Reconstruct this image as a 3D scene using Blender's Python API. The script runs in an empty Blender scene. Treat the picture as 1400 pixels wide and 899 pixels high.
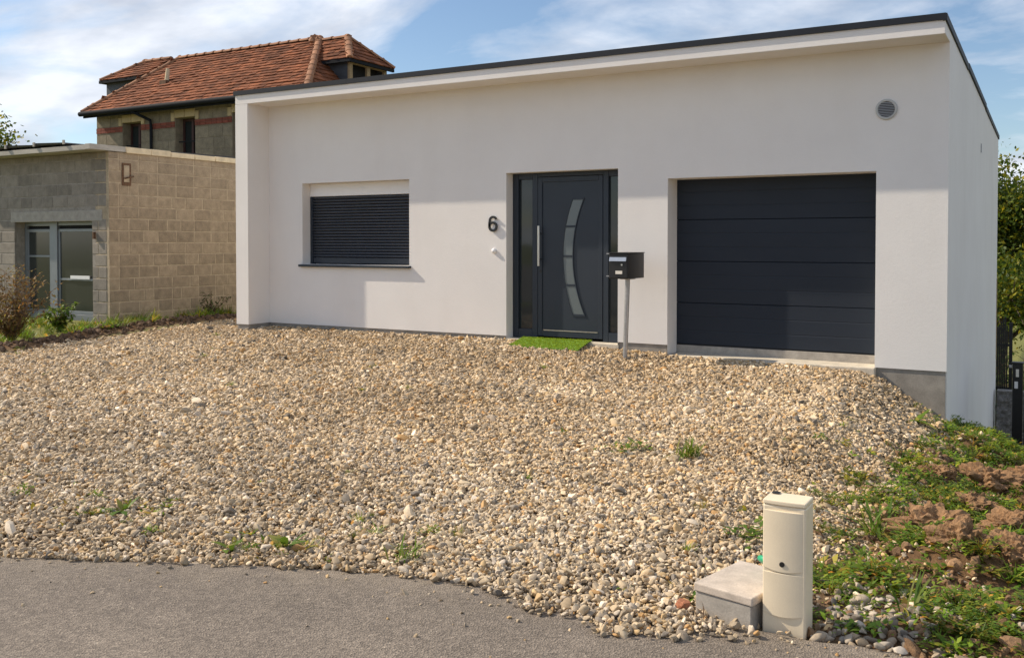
import bpy, math, random
import numpy as np
from mathutils import Vector, Matrix
random.seed(7); rng = np.random.default_rng(7)
scene = bpy.context.scene
col = scene.collection
R = math.radians

# ------------------------------------------------------------------ camera
CAM = Vector((5.552, -10.986, 1.275))
cd = bpy.data.cameras.new('camera'); cam = bpy.data.objects.new('camera', cd); col.objects.link(cam)
cam.location = CAM
cam.rotation_euler = (R(90 - 1.3), 0, R(30.0))
cd.sensor_width = 36; cd.lens = 33.404; cd.shift_y = -0.0629
cd.clip_start = 0.05; cd.clip_end = 2000
scene.camera = cam

# ------------------------------------------------------------------ sky, sun, exposure
SUN_DIR = Vector((1.907, 0.45, -1.565)).normalized()       # the way the light travels
SUN_EL = math.asin(-SUN_DIR.z)
world = bpy.data.worlds.new('World'); scene.world = world; world.use_nodes = True
nt = world.node_tree; nt.nodes.clear()
def wn(t, **k):
    n = nt.nodes.new(t)
    for a, b in k.items(): setattr(n, a, b)
    return n
L = nt.links.new
sky = wn('ShaderNodeTexSky', sky_type='NISHITA', sun_disc=False)
sky.sun_elevation = SUN_EL
sky.sun_rotation = math.atan2(-SUN_DIR.x, -SUN_DIR.y)
sky.altitude = 200; sky.air_density = 1.0; sky.dust_density = 0.5; sky.ozone_density = 2.5
tc = wn('ShaderNodeTexCoord'); sep = wn('ShaderNodeSeparateXYZ'); L(tc.outputs['Generated'], sep.inputs[0])
zz = wn('ShaderNodeMath', operation='MAXIMUM'); L(sep.outputs['Z'], zz.inputs[0]); zz.inputs[1].default_value = 0.0
za = wn('ShaderNodeMath', operation='ADD'); L(zz.outputs[0], za.inputs[0]); za.inputs[1].default_value = 0.22
dx = wn('ShaderNodeMath', operation='DIVIDE'); L(sep.outputs['X'], dx.inputs[0]); L(za.outputs[0], dx.inputs[1])
dy = wn('ShaderNodeMath', operation='DIVIDE'); L(sep.outputs['Y'], dy.inputs[0]); L(za.outputs[0], dy.inputs[1])
cmb = wn('ShaderNodeCombineXYZ'); L(dx.outputs[0], cmb.inputs[0]); L(dy.outputs[0], cmb.inputs[1])
mp = wn('ShaderNodeMapping'); L(cmb.outputs[0], mp.inputs[0])
mp.inputs['Location'].default_value = (8.3, 0.9, 0); mp.inputs['Rotation'].default_value = (0, 0, R(25)); mp.inputs['Scale'].default_value = (1.0, 1.5, 1)
n1 = wn('ShaderNodeTexNoise'); L(mp.outputs[0], n1.inputs['Vector'])
n1.inputs['Scale'].default_value = 1.15; n1.inputs['Detail'].default_value = 9; n1.inputs['Roughness'].default_value = 0.58; n1.inputs['Distortion'].default_value = 0.35
rp = wn('ShaderNodeValToRGB'); L(n1.outputs['Fac'], rp.inputs[0])
rp.color_ramp.elements[0].position = 0.41; rp.color_ramp.elements[0].color = (0, 0, 0, 1)
rp.color_ramp.elements[1].position = 0.60; rp.color_ramp.elements[1].color = (1, 1, 1, 1)
n2 = wn('ShaderNodeTexNoise'); L(mp.outputs[0], n2.inputs['Vector']); n2.inputs['Scale'].default_value = 3.2; n2.inputs['Detail'].default_value = 7
rc = wn('ShaderNodeValToRGB'); L(n2.outputs['Fac'], rc.inputs[0])
rc.color_ramp.elements[0].position = 0.32; rc.color_ramp.elements[0].color = (4.6, 5.0, 5.8, 1)
rc.color_ramp.elements[1].position = 0.62; rc.color_ramp.elements[1].color = (7.6, 7.85, 8.4, 1)
mf = wn('ShaderNodeMath', operation='MULTIPLY'); L(rp.outputs[0], mf.inputs[0]); mf.inputs[1].default_value = 0.93
mx = wn('ShaderNodeMix', data_type='RGBA'); L(mf.outputs[0], mx.inputs[0]); L(sky.outputs[0], mx.inputs[6]); L(rc.outputs[0], mx.inputs[7])
bg = wn('ShaderNodeBackground'); L(mx.outputs[2], bg.inputs[0]); bg.inputs[1].default_value = 0.115
wo = wn('ShaderNodeOutputWorld'); L(bg.outputs[0], wo.inputs[0])

sl = bpy.data.lights.new('sun', 'SUN'); sl.energy = 4.8; sl.angle = R(0.53); sl.color = (1.0, 0.87, 0.70)
so = bpy.data.objects.new('sun', sl); col.objects.link(so)
so.rotation_euler = SUN_DIR.to_track_quat('-Z', 'Y').to_euler(); so.location = (-20, -8, 20)
vs = scene.view_settings
vs.view_transform = 'Standard'; vs.look = 'None'; vs.gamma = 1.0; vs.exposure = 0.21; vs.use_curve_mapping = False
scene.cycles.use_denoising = True
scene.cycles.max_bounces = 8; scene.cycles.diffuse_bounces = 4; scene.cycles.glossy_bounces = 3; scene.cycles.transparent_max_bounces = 8

# ------------------------------------------------------------------ materials
def new_mat(name):
    m = bpy.data.materials.new(name); m.use_nodes = True
    t = m.node_tree; t.nodes.clear()
    out = t.nodes.new('ShaderNodeOutputMaterial'); b = t.nodes.new('ShaderNodeBsdfPrincipled')
    t.links.new(b.outputs[0], out.inputs[0])
    return m, t, b
def noise(t, scale, detail=4, rough=.55, vec=None, stretch=None):
    g = t.nodes.new('ShaderNodeNewGeometry') if vec is None else None
    v = g.outputs['Position'] if vec is None else vec
    if stretch:
        mm = t.nodes.new('ShaderNodeMapping'); t.links.new(v, mm.inputs[0]); mm.inputs['Scale'].default_value = stretch; v = mm.outputs[0]
    n = t.nodes.new('ShaderNodeTexNoise'); t.links.new(v, n.inputs['Vector'])
    n.inputs['Scale'].default_value = scale; n.inputs['Detail'].default_value = detail; n.inputs['Roughness'].default_value = rough
    return n
def ramp(t, src, stops):
    r = t.nodes.new('ShaderNodeValToRGB'); t.links.new(src, r.inputs[0]); e = r.color_ramp.elements
    while len(e) < len(stops): e.new(0.5)
    for el, (p, c) in zip(e, stops):
        el.position = p; el.color = (*c, 1) if len(c) == 3 else c
    return r
def mult(t, a, b, fac=1.0):
    m = t.nodes.new('ShaderNodeMix'); m.data_type = 'RGBA'; m.blend_type = 'MULTIPLY'; m.inputs[0].default_value = fac
    t.links.new(a, m.inputs[6]); t.links.new(b, m.inputs[7]); return m.outputs[2]
def mixc(t, f, a, b):
    m = t.nodes.new('ShaderNodeMix'); m.data_type = 'RGBA'
    t.links.new(f, m.inputs[0])
    for s, i in ((a, 6), (b, 7)):
        if isinstance(s, tuple): m.inputs[i].default_value = (*s, 1)
        else: t.links.new(s, m.inputs[i])
    return m.outputs[2]
def bump(t, b, src, strength, dist, prev=None):
    n = t.nodes.new('ShaderNodeBump'); n.inputs['Strength'].default_value = strength; n.inputs['Distance'].default_value = dist
    t.links.new(src, n.inputs['Height'])
    if prev is not None: t.links.new(prev, n.inputs['Normal'])
    t.links.new(n.outputs[0], b.inputs['Normal']); return n.outputs[0]
def grey(v): return (v, v, v)
def M(name, c, rough=.8, var=.10, scale=3.0, bstr=0.0, bscale=120, bdist=.003, metal=0, spec=.5, rand=0.0, island=0.0, fine=0.0, stretch=None):
    m, t, b = new_mat(name)
    n = noise(t, scale, 5, .6, stretch=stretch)
    r = ramp(t, n.outputs['Fac'], [(.3, tuple(x * (1 - var) for x in c)), (.7, tuple(min(1, x * (1 + var)) for x in c))])
    o = r.outputs[0]
    if fine:
        f = noise(t, bscale, 3, .6); rf = ramp(t, f.outputs['Fac'], [(.3, grey(1 - fine)), (.7, grey(1 + fine))]); o = mult(t, o, rf.outputs[0])
    if rand:
        oi = t.nodes.new('ShaderNodeObjectInfo'); rr = ramp(t, oi.outputs['Random'], [(0, grey(1 - rand)), (1, grey(1 + rand))]); o = mult(t, o, rr.outputs[0])
    if island:
        g = t.nodes.new('ShaderNodeNewGeometry'); rr = ramp(t, g.outputs['Random Per Island'], [(0, (1 - island, 1 - island * 1.05, 1 - island * 1.1)), (1, (1 + island, 1 + island * .9, 1 + island * .75))]); o = mult(t, o, rr.outputs[0])
    t.links.new(o, b.inputs['Base Color'])
    b.inputs['Roughness'].default_value = rough; b.inputs['Metallic'].default_value = metal; b.inputs['Specular IOR Level'].default_value = spec
    if bstr: bump(t, b, noise(t, bscale, 4, .65).outputs['Fac'], bstr, bdist)
    return m

MT = {}
def render_wall():
    m, t, b = new_mat('white_render')
    n = noise(t, .9, 6, .6); r = ramp(t, n.outputs['Fac'], [(.3, (.77, .745, .72)), (.7, (.825, .805, .78))])
    st = noise(t, 2.2, 4, .6, stretch=(1, 1, .18)); rs = ramp(t, st.outputs['Fac'], [(.28, (.985, .982, .975)), (.50, (1, 1, 1))])
    o = mult(t, r.outputs[0], rs.outputs[0])
    f = noise(t, 160, 2, .6); rf = ramp(t, f.outputs['Fac'], [(.3, grey(.95)), (.7, grey(1.03))])
    t.links.new(mult(t, o, rf.outputs[0]), b.inputs['Base Color'])
    b.inputs['Roughness'].default_value = .9; b.inputs['Specular IOR Level'].default_value = .25
    v = t.nodes.new('ShaderNodeTexVoronoi'); g = t.nodes.new('ShaderNodeNewGeometry'); t.links.new(g.outputs['Position'], v.inputs['Vector']); v.inputs['Scale'].default_value = 190
    p = bump(t, b, v.outputs['Distance'], .35, .002)
    bump(t, b, noise(t, 28, 5, .7).outputs['Fac'], .28, .006, p)
    return m
MT['wall'] = render_wall()
MT['plinth'] = M('plinth_render', (.29, .265, .23), .9, .22, 5, .5, 70, .004, fine=.12)
MT['anthracite'] = M('anthracite_paint', (.018, .027, .041), .45, .10, 1.5, .12, 260, .0008)
MT['anth_panel'] = M('anthracite_garage', (.016, .023, .036), .55, .12, 1.2, .3, 120, .0008, spec=.3, stretch=(.3, 1, 1))
MT['slat'] = M('anthracite_slat', (.026, .031, .042), .45, .10, 2, .1, 200, .0006)
MT['flash'] = M('roof_flashing', (.016, .020, .028), .6, .15, 2, .15, 12, .002, spec=.25)
MT['white_pvc'] = M('white_pvc', (.80, .80, .80), .35, .03, 3)
MT['steel'] = M('brushed_steel', (.62, .60, .57), .28, .06, 20, metal=1)
MT['galv'] = M('galvanised_steel', (.42, .42, .42), .45, .18, 25, .1, 90, .0006, metal=.8)
MT['black'] = M('black_paint', (.012, .012, .013), .38, .15, 4)
MT['rubber'] = M('black_rubber', (.015, .015, .016), .7)
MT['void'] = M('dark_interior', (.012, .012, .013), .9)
MT['cement'] = M('pale_cement', (.58, .52, .42), .9, .16, 6, .6, 60, .004, fine=.1)
MT['concrete'] = M('grey_concrete', (.36, .33, .29), .9, .18, 9, .5, 90, .003, fine=.10)
MT['lid'] = M('concrete_lid', (.50, .43, .36), .9, .16, 14, .5, 110, .003, fine=.10)
MT['cream'] = M('cream_plastic', (.78, .665, .485), .42, .05, 6, .1, 220, .0006, fine=.03)
MT['green_pipe'] = M('green_plastic', (.02, .33, .16), .4)
MT['astro'] = M('green_turf_mat', (.17, .31, .03), .9, .18, 12, .9, 260, .008, fine=.25)
MT['vent'] = M('grey_vent_plastic', (.47, .48, .47), .45, .05, 10)
MT['vent_dark'] = M('vent_slat', (.34, .345, .35), .5)
MT['soil'] = M('clod_soil', (.25, .142, .068), .95, .35, 9, 1.0, 45, .012, fine=.28)
MT['brick_frag'] = M('broken_brick', (.42, .17, .09), .9, .2, 20, .6, 80, .003)
MT['block_tan'] = M('concrete_block_tan', (.335, .262, .18), .95, .2, 8, .9, 90, .006, rand=.14, fine=.2)  # same concrete as the front, warm bounced light put into its colour
MT['block_grey'] = M('concrete_block_grey', (.255, .225, .19), .95, .18, 8, .7, 110, .004, rand=.15, fine=.16)  # front face copy, without the bounce tint
MT['mortar'] = M('mortar', (.43, .345, .24), .95, .2, 10, .7, 70, .006, fine=.15)
MT['mortar_grey'] = M('mortar_grey', (.30, .27, .235), .95, .2, 10, .7, 70, .006, fine=.15)
MT['coping'] = M('pale_coping', (.72, .60, .41), .9, .15, 7, .4, 60, .004, rand=.10)
MT['board'] = M('weathered_board', (.40, .375, .33), .85, .2, 6, .3, 60, .002, stretch=(.3, 1, 3))
MT['slate'] = M('dark_roof_sheet', (.055, .055, .058), .6, .25, 5, .2, 50, .003)
MT['rust'] = M('rusty_iron', (.14, .075, .04), .85, .4, 25, .4, 90, .002)
MT['grey_frame'] = M('grey_door_frame', (.23, .25, .27), .4, .08, 4, metal=.3)
MT['stone_dark'] = M('dark_rubble_block', (.235, .195, .14), .95, .2, 6, .8, 40, .01, rand=.16, fine=.2)
MT['stone_mortar'] = M('farm_mortar', (.24, .20, .15), .95, .2, 6, .6, 40, .006)
MT['quoin'] = M('cream_quoin', (.50, .39, .23), .9, .15, 4, .4, 40, .004, rand=.08)
MT['red_brick'] = M('red_brick_band', (.22, .062, .042), .9, .2, 9, .5, 60, .004, island=.18)
MT['tile'] = M('clay_tile', (.19, .069, .032), .9, .42, 1.4, .5, 30, .006, spec=.2, island=.36, fine=.15)
MT['ridge'] = M('clay_ridge_tile', (.30, .14, .07), .85, .25, 3, .4, 30, .006, rand=.2, fine=.12)
MT['gutter'] = M('dark_gutter', (.016, .018, .022), .8, spec=.12)
MT['timber'] = M('old_timber', (.30, .215, .12), .85, .2, 6, .3, 50, .003)
MT['cheek'] = M('slate_cheek', (.045, .050, .060), .6, .2, 4)
MT['win_red'] = M('dark_red_frame', (.06, .022, .02), .6)
MT['bark'] = M('bark', (.085, .065, .045), .95, .3, 10, .8, 30, .01)
MT['twig'] = M('dry_twig', (.15, .092, .05), .9, .25, 20)
MT['rough_wall'] = M('rough_grey_stone', (.20, .19, .18), .95, .3, 14, 1.0, 40, .02, fine=.25)
MT['sticker'] = M('white_sticker', (.75, .75, .73), .5)
MT['letter'] = M('black_number', (.014, .014, .015), .35)
MT['label_plate'] = M('name_plate', (.72, .68, .60), .4)

def glass_mat(name, c, rough=.04):
    m, t, b = new_mat(name)
    b.inputs['Base Color'].default_value = (*c, 1); b.inputs['Roughness'].default_value = rough
    b.inputs['Specular IOR Level'].default_value = .6
    bump(t, b, noise(t, 3.5, 2).outputs['Fac'], .05, .004)
    return m
MT['glass'] = glass_mat('dark_glass', (.022, .030, .034))
MT['frost'] = glass_mat('satin_glass', (.13, .155, .165), .22)
MT['glass_grey'] = glass_mat('dusty_glass', (.035, .040, .038), .12)

def leaf_mat(name, stops, trans=.35, inst=False):
    m = bpy.data.materials.new(name); m.use_nodes = True; t = m.node_tree; t.nodes.clear()
    out = t.nodes.new('ShaderNodeOutputMaterial'); d = t.nodes.new('ShaderNodeBsdfPrincipled'); tr = t.nodes.new('ShaderNodeBsdfTranslucent'); mx_ = t.nodes.new('ShaderNodeMixShader')
    d.inputs['Roughness'].default_value = .55; d.inputs['Specular IOR Level'].default_value = .3
    mx_.inputs[0].default_value = trans
    g = t.nodes.new('ShaderNodeNewGeometry')
    r = ramp(t, g.outputs['Random Per Island'], stops); o = r.outputs[0]
    if inst:
        a = t.nodes.new('ShaderNodeAttribute'); a.attribute_type = 'INSTANCER'; a.attribute_name = 'tint'
        o = mult(t, o, a.outputs['Color'])
    else:
        n = noise(t, .9, 3); rr = ramp(t, n.outputs['Fac'], [(.35, (.72, .78, .75)), (.65, (1.25, 1.15, 1.0))]); o = mult(t, o, rr.outputs[0])
    t.links.new(o, d.inputs['Base Color'])
    hs = t.nodes.new('ShaderNodeHueSaturation'); hs.inputs['Value'].default_value = 1.3; hs.inputs['Hue'].default_value = .49; t.links.new(o, hs.inputs['Color'])
    t.links.new(hs.outputs[0], tr.inputs['Color'])
    t.links.new(d.outputs[0], mx_.inputs[1]); t.links.new(tr.outputs[0], mx_.inputs[2]); t.links.new(mx_.outputs[0], out.inputs[0])
    return m
MT['weed'] = leaf_mat('weed_leaf', [(0, (.045, .095, .012)), (.6, (.085, .16, .02)), (.9, (.14, .20, .03)), (1, (.26, .20, .06))], .35, inst=True)
MT['weed_own'] = leaf_mat('weed_leaf_single', [(0, (.08, .15, .018)), (.7, (.14, .23, .025)), (1, (.27, .25, .06))], .35)
MT['dry'] = leaf_mat('dry_stalk', [(0, (.16, .11, .05)), (1, (.36, .28, .14))], .2, inst=True)
MT['tree_leaf'] = leaf_mat('tree_leaf', [(0, (.035, .068, .010)), (.55, (.085, .130, .014)), (.85, (.20, .21, .018)), (1, (.36, .31, .02))], .4)
MT['dark_leaf'] = leaf_mat('shrub_leaf', [(0, (.022, .05, .010)), (1, (.06, .11, .018))], .3)
MT['rust_leaf'] = leaf_mat('rusty_shrub_leaf', [(0, (.18, .10, .03)), (.5, (.28, .165, .05)), (1, (.22, .20, .05))], .35)

def gravel_mat():
    m, t, b = new_mat('river_pebble')
    a = t.nodes.new('ShaderNodeAttribute'); a.attribute_type = 'INSTANCER'; a.attribute_name = 'tint'
    n = noise(t, 70, 4, .6); r = ramp(t, n.outputs['Fac'], [(.3, grey(.80)), (.7, grey(1.14))])
    t.links.new(mult(t, a.outputs['Color'], r.outputs[0]), b.inputs['Base Color'])
    b.inputs['Roughness'].default_value = .72; b.inputs['Specular IOR Level'].default_value = .35
    return m
MT['pebble'] = gravel_mat()

def soil_inst():
    m, t, b = new_mat('crumb_soil')
    a = t.nodes.new('ShaderNodeAttribute'); a.attribute_type = 'INSTANCER'; a.attribute_name = 'tint'
    n = noise(t, 60, 5, .65); r = ramp(t, n.outputs['Fac'], [(.3, grey(.65)), (.7, grey(1.3))])
    t.links.new(mult(t, a.outputs['Color'], r.outputs[0]), b.inputs['Base Color'])
    b.inputs['Roughness'].default_value = .95
    bump(t, b, noise(t, 90, 5, .7).outputs['Fac'], 1, .006)
    return m
MT['crumb'] = soil_inst()

def ground_mat():
    m, t, b = new_mat('ground_surface')
    def at(n):
        a = t.nodes.new('ShaderNodeAttribute'); a.attribute_name = n; return a.outputs['Fac']
    n = noise(t, 1.3, 6, .65); nf = noise(t, 60, 5, .7)
    dirt = ramp(t, nf.outputs['Fac'], [(.3, (.25, .185, .115)), (.7, (.46, .36, .235))]).outputs[0]
    loose = ramp(t, nf.outputs['Fac'], [(.3, (.085, .064, .042)), (.7, (.20, .155, .105))]).outputs[0]  # dirt under loose stones, darkened to paint in the shade of the gaps
    dirt = mixc(t, at('packed'), loose, dirt)
    soil = ramp(t, noise(t, 14, 6, .7).outputs['Fac'], [(.3, (.085, .050, .027)), (.7, (.22, .128, .064))]).outputs[0]
    grass = ramp(t, noise(t, 5, 6, .7).outputs['Fac'], [(.3, (.12, .135, .035)), (.7, (.25, .24, .085))]).outputs[0]
    c = mixc(t, at('soil'), dirt, soil); c = mixc(t, at('grass'), c, grass)
    t.links.new(c, b.inputs['Base Color']); b.inputs['Roughness'].default_value = .95; b.inputs['Specular IOR Level'].default_value = .15
    p = bump(t, b, nf.outputs['Fac'], .8, .012); bump(t, b, noise(t, 14, 5, .7).outputs['Fac'], .6, .03, p)
    return m
MT['ground'] = ground_mat()

def asphalt_mat():
    m, t, b = new_mat('asphalt')
    g = t.nodes.new('ShaderNodeNewGeometry')
    v = t.nodes.new('ShaderNodeTexVoronoi'); t.links.new(g.outputs['Position'], v.inputs['Vector']); v.inputs['Scale'].default_value = 110
    r1 = ramp(t, v.outputs['Color'], [(.15, (.13, .110, .092)), (.55, (.205, .173, .144)), (.88, (.28, .237, .195)), (1.0, (.45, .39, .32))])
    n = noise(t, .8, 6, .6); r2 = ramp(t, n.outputs['Fac'], [(.3, (.80, .79, .78)), (.7, (1.18, 1.17, 1.14))])
    n3 = noise(t, 9, 5, .7); r3 = ramp(t, n3.outputs['Fac'], [(.3, grey(.86)), (.7, grey(1.12))])
    du = t.nodes.new('ShaderNodeAttribute'); du.attribute_name = 'dust'
    pw = t.nodes.new('ShaderNodeMath'); pw.operation = 'POWER'; t.links.new(du.outputs['Fac'], pw.inputs[0]); pw.inputs[1].default_value = 3.0
    nd = ramp(t, noise(t, 7, 6, .75).outputs['Fac'], [(.38, grey(0)), (.62, grey(.35))])
    fm_ = t.nodes.new('ShaderNodeMath'); fm_.operation = 'MULTIPLY'; t.links.new(pw.outputs[0], fm_.inputs[0]); t.links.new(nd.outputs[0], fm_.inputs[1])
    t.links.new(mixc(t, fm_.outputs[0], mult(t, mult(t, r1.outputs[0], r2.outputs[0]), r3.outputs[0]), (.33, .27, .19)), b.inputs['Base Color'])
    b.inputs['Roughness'].default_value = .85; b.inputs['Specular IOR Level'].default_value = .35
    p = bump(t, b, v.outputs['Distance'], .9, .006); bump(t, b, noise(t, 260, 3, .7).outputs['Fac'], .7, .003, p)
    return m
MT['asphalt'] = asphalt_mat()

# ------------------------------------------------------------------ mesh helpers
class MB:
    def __init__(s): s.v = []; s.f = []
    def add(s, v, f):
        o = len(s.v); s.v += [tuple(p) for p in v]; s.f += [tuple(i + o for i in q) for q in f]; return s
    def box(s, x0, x1, y0, y1, z0, z1):
        return s.add([(x0,y0,z0),(x1,y0,z0),(x1,y1,z0),(x0,y1,z0),(x0,y0,z1),(x1,y0,z1),(x1,y1,z1),(x0,y1,z1)],
                     [(0,3,2,1),(4,5,6,7),(0,1,5,4),(1,2,6,5),(2,3,7,6),(3,0,4,7)])
    def hexa(s, b4, t4): return s.add(list(b4) + list(t4), [(0,3,2,1),(4,5,6,7),(0,1,5,4),(1,2,6,5),(2,3,7,6),(3,0,4,7)])
    def prism(s, poly, fn0, fn1):          # poly: 2-D points counter-clockwise; fn maps to 3-D on both ends
        n = len(poly); v = [fn0(*p) for p in poly] + [fn1(*p) for p in poly]
        return s.add(v, [tuple(range(n))[::-1], tuple(range(n, 2*n))] + [(i, (i+1) % n, n + (i+1) % n, n + i) for i in range(n)])
    def tube(s, pts, radii, n=10, cap=True):
        pts = [Vector(p) for p in pts]
        if not isinstance(radii, (list, tuple)): radii = [radii] * len(pts)
        rings = []; up = None
        for i, p in enumerate(pts):
            d = (pts[min(i+1, len(pts)-1)] - pts[max(i-1, 0)]).normalized()
            a = d.cross(Vector((0,0,1)) if abs(d.z) < .95 else Vector((1,0,0))).normalized() if up is None else (up - d * up.dot(d)).normalized()
            up = a; b = d.cross(a)
            rings.append([p + (a * math.cos(2*math.pi*k/n) + b * math.sin(2*math.pi*k/n)) * radii[i] for k in range(n)])
        o = [q for r in rings for q in r]; f = []
        for i in range(len(pts) - 1):
            for k in range(n): f.append((i*n+k, i*n+(k+1) % n, (i+1)*n+(k+1) % n, (i+1)*n+k))
        if cap: f += [tuple(range(n))[::-1], tuple((len(pts)-1)*n + k for k in range(n))]
        return s.add(o, f)
    def disc_y(s, cx, cz, r, y0, y1, n=32):
        return s.prism([(cx + r*math.cos(2*math.pi*k/n), cz + r*math.sin(2*math.pi*k/n)) for k in range(n)], lambda a, b: (a, y1, b), lambda a, b: (a, y0, b))
    def mesh(s, name, m, smooth=None):
        me = bpy.data.meshes.new(name); me.from_pydata(s.v, [], s.f); me.update()
        me.materials.append(m)
        if smooth is not None:
            me.polygons.foreach_set('use_smooth', [True] * len(me.polygons))
            me.set_sharp_from_angle(angle=R(smooth))
        return me
    def build(s, name, m, parent=None, bev=0, smooth=None, seg=2, label=None):
        return link(name, s.mesh(name, MT[m] if isinstance(m, str) else m, smooth), parent, bev, seg, label)
def link(name, me, parent=None, bev=0, seg=2, label=None):
    o = bpy.data.objects.new(name, me); col.objects.link(o)
    if parent is not None:
        o.parent = parent
        q = parent; off = Vector((0, 0, 0))
        while q is not None: off += q.location; q = q.parent
        o.location = -off if not parent.get('_local') else (0, 0, 0)
    if bev:
        b = o.modifiers.new('bevel', 'BEVEL'); b.width = bev; b.segments = seg; b.limit_method = 'ANGLE'; b.angle_limit = R(40)
    if label: o['label'] = label
    return o
def tag(o, label, cat, group=None, kind=None):
    o['label'] = label
    if cat: o['category'] = cat
    if group: o['group'] = group
    if kind: o['kind'] = kind
    return o
def thing(name, loc, label, cat, group=None):
    o = bpy.data.objects.new(name, None); col.objects.link(o); o.location = loc; o.empty_display_size = .2
    return tag(o, label, cat, group)
def B(name, m, parent, *a, bev=0, **k): return MB().box(*a).build(name, m, parent, bev, **k)

# ------------------------------------------------------------------ terrain
def vnoise(x, y, seed=0):
    xi = np.floor(x).astype(np.int64); yi = np.floor(y).astype(np.int64); fx = x - xi; fy = y - yi
    def h(a, b):
        n = (a * 374761393 + b * 668265263 + seed * 974634777) & 0x7fffffff
        n = ((n ^ (n >> 13)) * 1274126177) & 0x7fffffff
        return ((n ^ (n >> 16)) & 0xffff) / 65535.
    fx = fx*fx*(3-2*fx); fy = fy*fy*(3-2*fy)
    return (h(xi,yi)*(1-fx)+h(xi+1,yi)*fx)*(1-fy)+(h(xi,yi+1)*(1-fx)+h(xi+1,yi+1)*fx)*fy
def fbm(x, y, o=4, seed=0):
    s = 0; a = .5
    for i in range(o): s = s + a*vnoise(x*2**i, y*2**i, seed+i); a *= .5
    return s
def sm(x, a, b):
    t = np.clip((x-a)/(b-a), 0, 1); return t*t*(3-2*t)
ROAD = [(-60,-36),(-20,-17.4),(-4,-10.2),(.77,-8.05),(1.31,-7.8),(1.85,-7.56),(2.31,-7.36),(2.74,-7.22),(3.3,-7.12),(4.24,-7.04),(5.04,-6.94),(6.5,-6.8),(12,-6.2),(60,-2)]
def road_edge(x): return np.interp(x, [p[0] for p in ROAD], [p[1] for p in ROAD])
XL = -6.62                                               # left rim of the gravel
def G0(x, y):
    x = np.asarray(x, float); y = np.asarray(y, float)
    z0 = np.interp(x, [-40,-6,-.9,1.4,3.0,3.7,3.9,4.5,5.2,7,12,40], [-.05,-.05,-.035,-.095,-.12,-.135,-.23,-.64,-.95,-1.5,-2.6,-5])
    t = np.clip(-y/7., 0, 1)
    zr = -.375-.05*np.clip(x-5.2, 0, 8)
    z = z0*(1-t)+zr*t
    return z-.22*np.clip(y, 0, 22)*np.maximum(sm(x, 3.3, 4.7), sm(y, 9, 12)*sm(x, -6, 1))
def bank(x, y): return sm(x, 4.25, 4.9)*sm(y, -7.0, -6.5)*(1-sm(y, 2, 5))
def berm(x, y):
    xc = XL-.42+.10*np.sin(y*1.7)
    return np.exp(-((x-xc)/.26)**2)*sm(y, -9, -7)*(1-sm(y, .6, 1.4))
def G(x, y):
    x = np.asarray(x, float); y = np.asarray(y, float)
    z = G0(x, y)
    z = z + bank(x, y)*((fbm(x*2.2, y*2.2, 4, 3)-.47)*.42+.05)
    z = z + berm(x, y)*(.075+.12*(fbm(x*5, y*5, 3, 9)-.45))
    dr = sm(x, XL-.1, XL+.4)*(1-sm(x, 3.9, 4.5))
    z = z + dr*(fbm(x*.9, y*.9, 3, 21)-.47)*.05*sm(-y, .3, 1.2)
    return z
def packed(x, y):                                        # driven-over, sandy patches between the loose stones
    w = fbm(x*.55+y*.25, y*1.1, 4, 91)
    tr = np.exp(-((x-1.75-.1*y)/.33)**2)+np.exp(-((x-3.25-.05*y)/.33)**2)
    return np.clip(sm(w, .44, .58)*.85*sm(y, -6.4, -4.6)+.35*tr*sm(y, -6.8, -5.5), 0, 1)
def gz(x, y): return float(G(np.array([x]), np.array([y]))[0])

def axis(lo, hi, step, far, grow=1.22):
    a = list(np.arange(lo, hi, step)); d = step; p = hi
    while p < far: a.append(p); d *= grow; p += d
    a.append(far); d = step; p = lo - step; pre = []
    while p > -far: pre.append(p); d *= grow; p -= d
    pre.append(-far); return np.array(pre[::-1] + a)
xs = axis(-9, 8, .075, 700); ys = axis(-8.6, 4, .075, 700)
gx, gy = np.meshgrid(xs, ys); gzv = G(gx, gy)
nx, ny = len(xs), len(ys)
me = bpy.data.meshes.new('ground')
idx = np.arange(nx*ny).reshape(ny, nx)
quads = np.stack([idx[:-1,:-1], idx[:-1,1:], idx[1:,1:], idx[1:,:-1]], -1).reshape(-1, 4)
me.from_pydata(np.stack([gx, gy, gzv], -1).reshape(-1, 3).tolist(), [], quads.tolist())
me.polygons.foreach_set('use_smooth', [True]*len(me.polygons))
fx, fy = gx.ravel(), gy.ravel()
onpad = sm(fx, XL-.15, XL+.1)*(1-sm(fx+(fbm(fx*3, fy*3, 3, 5)-.5)*.9, 4.2, 4.7))*(1-sm(fy, 3.5, 4))
soil = np.clip(berm(fx, fy)*1.6, 0, 1) + sm(fx, 4.25, 4.9)*sm(fy, -7.6, -7.2)*(1-sm(fy, 2, 5))
grass = np.clip((1-onpad)-soil*1.3, 0, 1)*(1-sm(fx, 6.6, 7.4)*(1-sm(fx, 15, 18))*(1-sm(fy, 9, 12)))  # grass cut away far right, out of view: bare ground added to bounce light
a = me.attributes.new('soil', 'FLOAT', 'POINT'); a.data.foreach_set('value', np.clip(soil, 0, 1).astype(np.float32))
a = me.attributes.new('packed', 'FLOAT', 'POINT'); a.data.foreach_set('value', np.clip(packed(fx, fy)+sm(fx, 6, 7), 0, 1).astype(np.float32))  # far right term keeps the unseen bounce ground pale
a = me.attributes.new('grass', 'FLOAT', 'POINT'); a.data.foreach_set('value', grass.astype(np.float32))
me.materials.append(MT['ground']); me.update()
g = link('ground', me); tag(g, 'sandy driveway ground, soil bank and grass around the house', None, kind='structure')

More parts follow.
